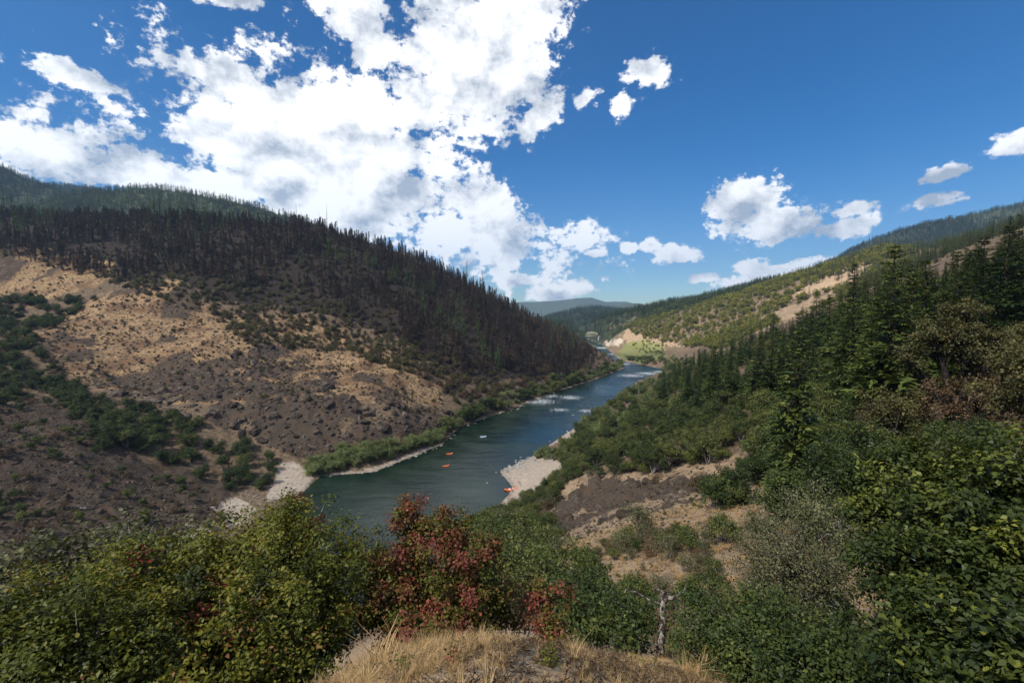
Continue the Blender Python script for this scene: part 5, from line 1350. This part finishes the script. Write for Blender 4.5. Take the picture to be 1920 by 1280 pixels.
sc = np.clip(left * r.uniform(0.16, 0.48, n) * np.where(r.uniform(0, 1, n) < 0.012, 2.0, 1), 0.12, 1.0)
pts = np.stack([x, y, z - 0.01], -1)
scatter_stuff('dry_grass', "dry blond grass covering the brow of the slope at the bottom", pts[k], sc[k], tuft_objs[:3])
# thin taller stalks of grass further down the slope
p2 = scatter(6000, AVOID + POLY_SHR + [[(520, 1300), (640, 1190), (720, 1140), (780, 1200), (700, 1300)]], (3.5, 60), seed=88, vis_h=0.3, power=0.6)
scatter_stuff('slope_grass', "dry grass growing between the shrubs of the right slope", p2, rng.uniform(0.7, 2.0, len(p2)), tuft_objs[:3])
PEB = [rock_mesh(f"pebble_{k}", 330 + k, M_pale, 1, 0.3, (1, 0.8, 0.55)) for k in range(3)]
peb = []
for px, py, s in [(1222, 1252, 0.10), (1120, 1268, 0.09), (1208, 1210, 0.16), (1185, 1212, 0.14), (1170, 1222, 0.12), (970, 1245, 0.05), (1000, 1225, 0.05), (945, 1235, 0.04)]:
    P = hit(px, py, 1.2, 20)
    peb.append(stone(random.choice(PEB), 'stone', P[0], P[1], P[2], s, "grey stone half buried in the dry grass by the viewer", 'stone', 'stones in the foreground grass'))
n = 9000; x = r.uniform(-2, 4, n); y = r.uniform(1.0, 7, n); z = gzf(x, y); px, py = project(np.stack([x, y, z], -1))
k = in_poly(px, py, [(900, 1300), (955, 1205), (1010, 1170), (1070, 1200), (1070, 1300)]) | in_poly(px, py, [(1130, 1205), (1220, 1195), (1230, 1225), (1150, 1240)]) | (r.uniform(0, 1, n) < 0.35)
reps_p = []
for m_ in PEB:
    o_ = next((o for o in peb if o.data == m_), None)
    if o_ is not None: reps_p.append(o_)
scatter_stuff('gravel', "grey gravel patch in the dry grass at the bottom centre", np.stack([x, y, z], -1)[k], (0.005 + 0.03 * r.uniform(0, 1, n) ** 2.5)[k], reps_p)

g = Geo(); nl = 14
P_ = np.stack([r.uniform(-0.1, 0.1, nl), r.uniform(-0.1, 0.1, nl), r.uniform(0.003, 0.02, nl)], -1)
leaves(g, P_, unit(np.array([0, 0, 1.0]) + r.normal(size=(nl, 3)) * 0.35), unit(r.normal(size=(nl, 3)) * [1, 1, 0.2]), r.uniform(0.015, 0.045, nl), r.uniform(0.2, 0.9, nl), 0.3, 0.15)
for k in range(4):
    a = r.uniform(0, 6.28); c = np.array([r.uniform(-0.06, 0.06), r.uniform(-0.06, 0.06), 0.01]); d_ = np.array([math.cos(a), math.sin(a), 0.12]) * r.uniform(0.05, 0.13)
    tube(g, [c - d_, c, c + d_], [0.003, 0.0035, 0.002], 3, tint=0.3)
P = hit(1105, 1240, 1.2, 20)
lit_ = tag(link('dead_leaf_patch', g.mesh('dead_leaves', [M_brown]), None, (P[0], P[1], P[2] + 0.005)), "little patch of brown dead leaves and twigs on the grass brow", 'leaves', kind='stuff')
n = 1600; x = r.uniform(-2.5, 2.8, n); y = r.uniform(1.6, 6.5, n); z = gzf(x, y)
scatter_stuff('leaf_litter', "brown dead leaves and twigs lying through the dry grass", np.stack([x, y, z + 0.004], -1), r.uniform(0.5, 1.3, n), [lit_])
for k, (px, py, rp, lab, mt) in enumerate([(1028, 1250, 20, "small yellow green sprig growing at the edge of the gravel", M_maple), (760, 1262, 15, "small green sprig in the dry grass below the bronze bush", M_maple), (850, 1250, 15, "low olive sprig in the middle of the dry grass", M_red),
                                          (1210, 1250, 16, "low weed beside the half buried grey stone", M_olive)]):
    P = hit(px, py, 1.2, 20); d = np.linalg.norm(P - CAM)
    near_bush('sprig', lab, 'plant', [(px, py - rp, d, rp), (px + rp * 0.6, py - rp * 0.5, d, rp * 0.7)], 110, 0.030, 12, 0.035, mt, M_bark, 440 + k, 0.55, 0.12, (px, P[1]), trunk_r=0.004)
# ------------------------------------------------------------------ boats, people, bridge
def flat(name, c, rough=0.5, spec=0.4):
    m, nt = new_mat(name); g = NT(nt); n = g.noise(g.objco(), 9, 3, 0.6)
    g.out(g.bsdf(g.mix(g.ss(n, 0.35, 0.65), tuple(v * 0.86 for v in c), c), rough, spec)); return m
M_orange = flat("orange_rubber", (0.80, 0.16, 0.035), 0.4); M_white = flat("white_vinyl", (0.72, 0.72, 0.72)); M_navy = flat("navy_cloth", (0.03, 0.04, 0.12)); M_black = flat("black_cloth", (0.02, 0.02, 0.022))
M_skin = flat("skin", (0.50, 0.29, 0.20)); M_redc = flat("red_cloth", (0.50, 0.06, 0.06)); M_hair = flat("dark_hair", (0.03, 0.02, 0.015)); M_pblue = flat("pale_blue_rubber", (0.42, 0.52, 0.68)); M_pink = flat("pink_cloth", (0.62, 0.25, 0.24))
M_alu = flat("oar_metal", (0.4, 0.4, 0.42), 0.35); M_steel = flat("bridge_steel", (0.52, 0.50, 0.34)); M_conc = flat("concrete", (0.42, 0.40, 0.37), 0.85)
def ring(L, Wd, rise, n=36):
    t = np.arange(n) / n * 2 * math.pi
    x = L / 2 * np.sign(np.cos(t)) * np.abs(np.cos(t)) ** 0.75; y = Wd / 2 * np.sign(np.sin(t)) * np.abs(np.sin(t)) ** 0.6
    z = rise * (np.abs(x) / (L / 2)) ** 4
    return np.stack([x, y, z], -1)
def inflatable(name, label, cat, P, rz, L, Wd, r_, rise, mat, thwarts, fl=M_white, group=None):
    o = link(name, None, None, (P[0], P[1], r_ * 0.55), rz); tag(o, label, cat, group)
    g = Geo(); tube(g, ring(L - 2 * r_, Wd - 2 * r_, rise), r_, 10, closed=True); link('hull', g.mesh(name + "_hull", [mat], True), o)
    g = Geo(); rg = ring(L - 2.4 * r_, Wd - 2.4 * r_, rise * 0.5, 24) - [0, 0, r_ * 0.55]; v = np.concatenate([rg, [[0, 0, -r_ * 0.55]]])
    g.add(v, t=[[24, i, (i + 1) % 24] for i in range(24)]); link('floor', g.mesh(name + "_floor", [fl]), o)
    for x in thwarts:
        g = Geo(); tube(g, [(x, -Wd / 2 + r_, 0.06), (x, 0, 0.08), (x, Wd / 2 - r_, 0.06)], r_ * 0.75, 8); link('thwart', g.mesh(name + "_thwart", [mat], True), o)
    return o
def person(P, rz, pose, label, top, legs, group=None):
    """one continuous skinned body; hair and vest are its clothing"""
    o = link('person', None, None, tuple(P), rz); tag(o, label, 'person', group)
    if pose == 'stand': hip, kn, an = 0.92, [(0.09, 0.02, 0.48), (-0.09, 0.0, 0.48)], [(0.10, -0.02, 0.04), (-0.10, -0.03, 0.04)]
    else: hip, kn, an = 0.16, [(0.14, 0.40, 0.34), (-0.14, 0.40, 0.34)], [(0.13, 0.72, 0.06), (-0.13, 0.72, 0.06)]
    V = [(0, 0, hip), (0, -0.01, hip + 0.25), (0, 0, hip + 0.48), (0, 0.01, hip + 0.58), (0, 0.02, hip + 0.66), (0, 0.03, hip + 0.80)]
    Rr = [0.125, 0.12, 0.125, 0.055, 0.085, 0.075]; E = [(0, 1), (1, 2), (2, 3), (3, 4), (4, 5)]
    for k, sx in enumerate((1, -1)):
        i = len(V); V += [(0.09 * sx, 0, hip - 0.06), kn[k], an[k], (an[k][0], an[k][1] + 0.16, an[k][2])]; Rr += [0.095, 0.06, 0.042, 0.035]; E += [(0, i), (i, i + 1), (i + 1, i + 2), (i + 2, i + 3)]
        i = len(V); V += [(0.18 * sx, 0, hip + 0.46), (0.25 * sx, 0.06, hip + 0.20), (0.20 * sx, 0.28, hip + 0.12), (0.18 * sx, 0.36, hip + 0.13)]; Rr += [0.06, 0.043, 0.034, 0.03]; E += [(2, i), (i, i + 1), (i + 1, i + 2), (i + 2, i + 3)]
    me = bpy.data.meshes.new('body'); me.from_pydata(V, E, []); b = link('body', me, o)
    sk = b.modifiers.new('skin', 'SKIN')
    for i, rr_ in enumerate(Rr): me.skin_vertices[0].data[i].radius = (rr_, rr_); 
    me.skin_vertices[0].data[0].use_root = True
    sm_ = b.modifiers.new('sub', 'SUBSURF'); sm_.levels = 1; sm_.render_levels = 1
    me.materials.append(M_skin)
    g = Geo(); t = np.linspace(0, 1, 6); tube(g, [(0, 0, hip + 0.02 + 0.5 * k) for k in t], [0.15, 0.16, 0.165, 0.175, 0.165, 0.09], 10); link('shirt', g.mesh('shirt', [top], True), o)
    g = Geo()
    for sx, k in ((1, 0), (-1, 1)): tube(g, [(0.06 * sx, 0, hip + 0.03), (0.09 * sx, 0, hip - 0.06), tuple((np.array((0.09 * sx, 0, hip - 0.06)) * 0.3 + np.array(kn[k]) * 0.7))], [0.115, 0.115, 0.085], 8)
    link('shorts', g.mesh('shorts', [legs], True), o)
    g = Geo(); th = np.linspace(0, 1, 5); tube(g, [(0, -0.005, hip + 0.745 + 0.14 * k) for k in th], [0.098, 0.104, 0.098, 0.07, 0.015], 10, cap=True); link('hair', g.mesh('hair', [M_hair], True), o)
    g = Geo()
    tube(g, [(0, 0.10, hip + 0.73), (0, 0.125, hip + 0.70)], [0.012, 0.018], 5, cap=True); link('nose', g.mesh('nose', [M_skin]), o)
    return o
Pr = at_z(958, 918); rzr = R(20)
raft = inflatable('raft', "orange inflatable raft beached at the water's edge of the right sandbar", 'raft', Pr, rzr, 6.0, 2.5, 0.30, 0.45, M_orange, (-1.2, 0.1, 1.4))
def on_raft(dx, dy, z): return (Pr[0] + dx * math.cos(rzr) - dy * math.sin(rzr), Pr[1] + dx * math.sin(rzr) + dy * math.cos(rzr), z)
def cooler(p, s, mat, name, label):
    o = link(name, None, None, p, rzr); tag(o, label, name.replace('_', ' '))
    g = Geo(); box(g, (0, 0, s[2] * 0.4), (s[0], s[1], s[2] * 0.8)); link('body', g.mesh(name, [mat]), o)
    g = Geo(); box(g, (0, 0, s[2] * 0.9), (s[0] * 1.04, s[1] * 1.04, s[2] * 0.19)); link('lid', g.mesh(name + '_lid', [mat]), o)
cooler(on_raft(-0.45, 0, 0.08), (0.9, 1.3, 0.5), M_white, 'cool_box', "white cool box strapped in the middle of the orange raft")
cooler(on_raft(0.75, 0.1, 0.08), (0.8, 1.2, 0.55), M_white, 'storage_box', "pale storage box toward the bow of the orange raft")
g = Geo(); tube(g, [(-0.45, 0, 0.2), (0, 0, 0.24), (0.45, 0, 0.2)], [0.16, 0.22, 0.15], 8, cap=True)
tag(link('dry_bag', g.mesh('dry_bag', [M_navy], True), None, on_raft(0.15, -0.2, 0.5), 1.2), "navy dry bag lying on the orange raft's load", 'bag')
g = Geo(); tube(g, [(-0.35, 0, 0.2), (0, 0, 0.22), (0.35, 0, 0.2)], [0.14, 0.2, 0.13], 8, cap=True)
tag(link('dry_bag', g.mesh('dry_bag', [M_black], True), None, on_raft(-1.7, 0.2, 0.12), 0.4), "black dry bag at the stern of the orange raft", 'bag')
def ground_p(px, py):
    P = at_z(px, py); return (P[0], P[1], max(gzf(P[0], P[1])[0], -0.3))
person(ground_p(954, 930), R(10), 'stand', "person in dark clothes wading beside the orange raft's stern", M_black, M_navy)
person(ground_p(961, 925), R(-60), 'stand', "person in black shirt holding the side of the orange raft", M_black, M_black)
person(ground_p(975, 912), R(70), 'stand', "person in dark shirt standing on sand at the raft's bow", M_navy, M_black)
person(ground_p(972, 907), R(150), 'stand', "person in pink shirt standing near the raft's bow", M_pink, M_redc)
person(ground_p(985, 885), R(200), 'sit', "person in red sitting on the open sand of the beach", M_pink, M_redc)
def paddle(p, rz, label):
    o = link('paddle', None, None, p, rz); tag(o, label, 'paddle')
    g = Geo(); bar(g, (-1.05, 0, -0.12), (1.05, 0, 0.12), 0.018); link('shaft', g.mesh('shaft', [M_alu]), o)
    for s in (-1, 1):
        g = Geo(); t = np.linspace(0, 1, 5); w = [0.03, 0.085, 0.095, 0.08, 0.03]; v = []
        for tt, ww in zip(t, w): v += [(s * (1.0 + 0.45 * tt), 0.008, s * (0.115 + 0.05 * tt) + ww), (s * (1.0 + 0.45 * tt), -0.008, s * (0.115 + 0.05 * tt) - ww)]
        g.add(v, [[2 * i, 2 * i + 1, 2 * i + 3, 2 * i + 2] for i in range(4)]); link('blade', g.mesh('blade', [M_white]), o)
for (px, py), rz, m_, lab in [((843, 851), R(28), M_orange, "farther"), ((836, 874), R(35), M_orange, "nearer")]:
    P = at_z(px, py)
    inflatable('inflatable_kayak', f"{lab} of the two orange inflatable kayaks on the dark water", 'kayak', P, rz, 3.9, 1.15, 0.23, 0.32, m_, (0.5,), M_orange)
    person((P[0] - 0.35 * math.cos(rz), P[1] - 0.35 * math.sin(rz), 0.12), rz - R(90), 'sit', f"paddler in an orange vest seated in the {lab} orange kayak", M_orange, M_black)
    paddle((P[0] + 0.05 * math.cos(rz), P[1] + 0.05 * math.sin(rz), 0.55), rz + R(90), f"paddle held across the {lab} orange kayak")
P = at_z(906, 819)
inflatable('drift_boat', "pale blue inflatable boat far up the dark stretch of river", 'boat', P, R(20), 4.2, 1.7, 0.25, 0.3, M_pblue, (-0.6, 0.6), M_white)
person((P[0] - 0.5, P[1] - 0.2, 0.15), R(-70), 'sit', "rower in a white top seated in the pale blue boat", M_white, M_navy)

# truss bridge
BY = 1330.0
bz = at_y(1110, 630, BY); x0 = at_y(1097, 630, BY)[0]; x1 = at_y(1122, 630, BY)[0]; zd = bz[2]
br = link('truss_bridge', None, None, (x0, BY, zd)); tag(br, "pale yellow steel truss bridge crossing the river far up the canyon", 'bridge')
LB_ = x1 - x0; hb = 12.5
g = Geo(); box(g, (LB_ / 2, 0, -0.6), (LB_, 8, 1.2)); link('deck', g.mesh('bridge_deck', [M_conc]), br)
for sy in (-4, 4):
    g = Geo(); nP = 8
    xs = np.linspace(0, LB_, nP + 1); zt = hb * (0.60 + 0.40 * np.sin(np.linspace(0, math.pi, nP + 1))); zt[0] = zt[-1] = 0.5
    for i in range(nP):
        bar(g, (xs[i], sy, zt[i]), (xs[i + 1], sy, zt[i + 1]), 0.42)
        if i: bar(g, (xs[i], sy, 0), (xs[i], sy, zt[i]), 0.34)
        if 0 < i < nP - 1: bar(g, (xs[i], sy, 0 if i < nP / 2 else zt[i]), (xs[i + 1], sy, zt[i + 1] if i < nP / 2 else 0), 0.28)
    bar(g, (0, sy, 0.3), (LB_, sy, 0.3), 0.45)
    link('truss', g.mesh('bridge_truss', [M_steel]), br)
for xx in (0, LB_):
    g = Geo(); box(g, (xx, 0, -1.2 - (zd + 2) / 2), (3, 8.6, zd + 2)); link('pier', g.mesh('bridge_pier', [M_conc]), br)
xe = at_y(1150, 634, BY)[0]; xs_ = at_y(1088, 629, BY)[0]
g = Geo(); box(g, ((LB_ + xe - x0) / 2, 1, -0.75), (xe - x0 - LB_ - 0.2, 8, 1.2)); box(g, ((xs_ - x0) / 2, 1, -0.7), (x0 - xs_ - 0.2, 8, 1.2)); link('approach', g.mesh('bridge_approach', [M_conc]), br)

# ------------------------------------------------------------------ labels for small families, told apart by their order
ORD = ['first', 'second', 'third', 'fourth', 'fifth', 'sixth', 'seventh', 'eighth', 'ninth', 'tenth', 'eleventh', 'twelfth', 'thirteenth', 'fourteenth', 'fifteenth', 'sixteenth',
       'seventeenth', 'eighteenth', 'nineteenth', 'twentieth', 'twenty-first', 'twenty-second', 'twenty-third', 'twenty-fourth', 'twenty-fifth', 'twenty-sixth']
def in_order(group, phrase):
    obs = [o for o in COL.objects if o.get('group') == group]
    obs.sort(key=lambda o: project(np.array(o.location))[0][0])
    for k, o in enumerate(obs): o['label'] = ("leftmost" if k == 0 else "rightmost" if k == len(obs) - 1 else ORD[k] + " from the left") + " " + phrase
in_order("dry grass tufts at the viewer's feet", "of the tall blond grass tufts at the viewer's feet")
in_order('firs on the far right ridge', "of the dark firs standing out on the far right ridge")
in_order('bare dead trees in front of the fir wood', "of the pale bare dead trees in front of the fir wood")
in_order('stones in the foreground grass', "of the grey stones in the foreground grass")
in_order('pale boulders on the near left shore', "of the pale boulders on the near left shore")
in_order('bare snags on the left ridge', "of the bare black snags against the sky on the left ridge")
in_order('unburnt firs on the left ridge', "of the unburnt firs on the left ridge skyline")
in_order('rocks in the river', "of the wet rocks breaking the river surface")
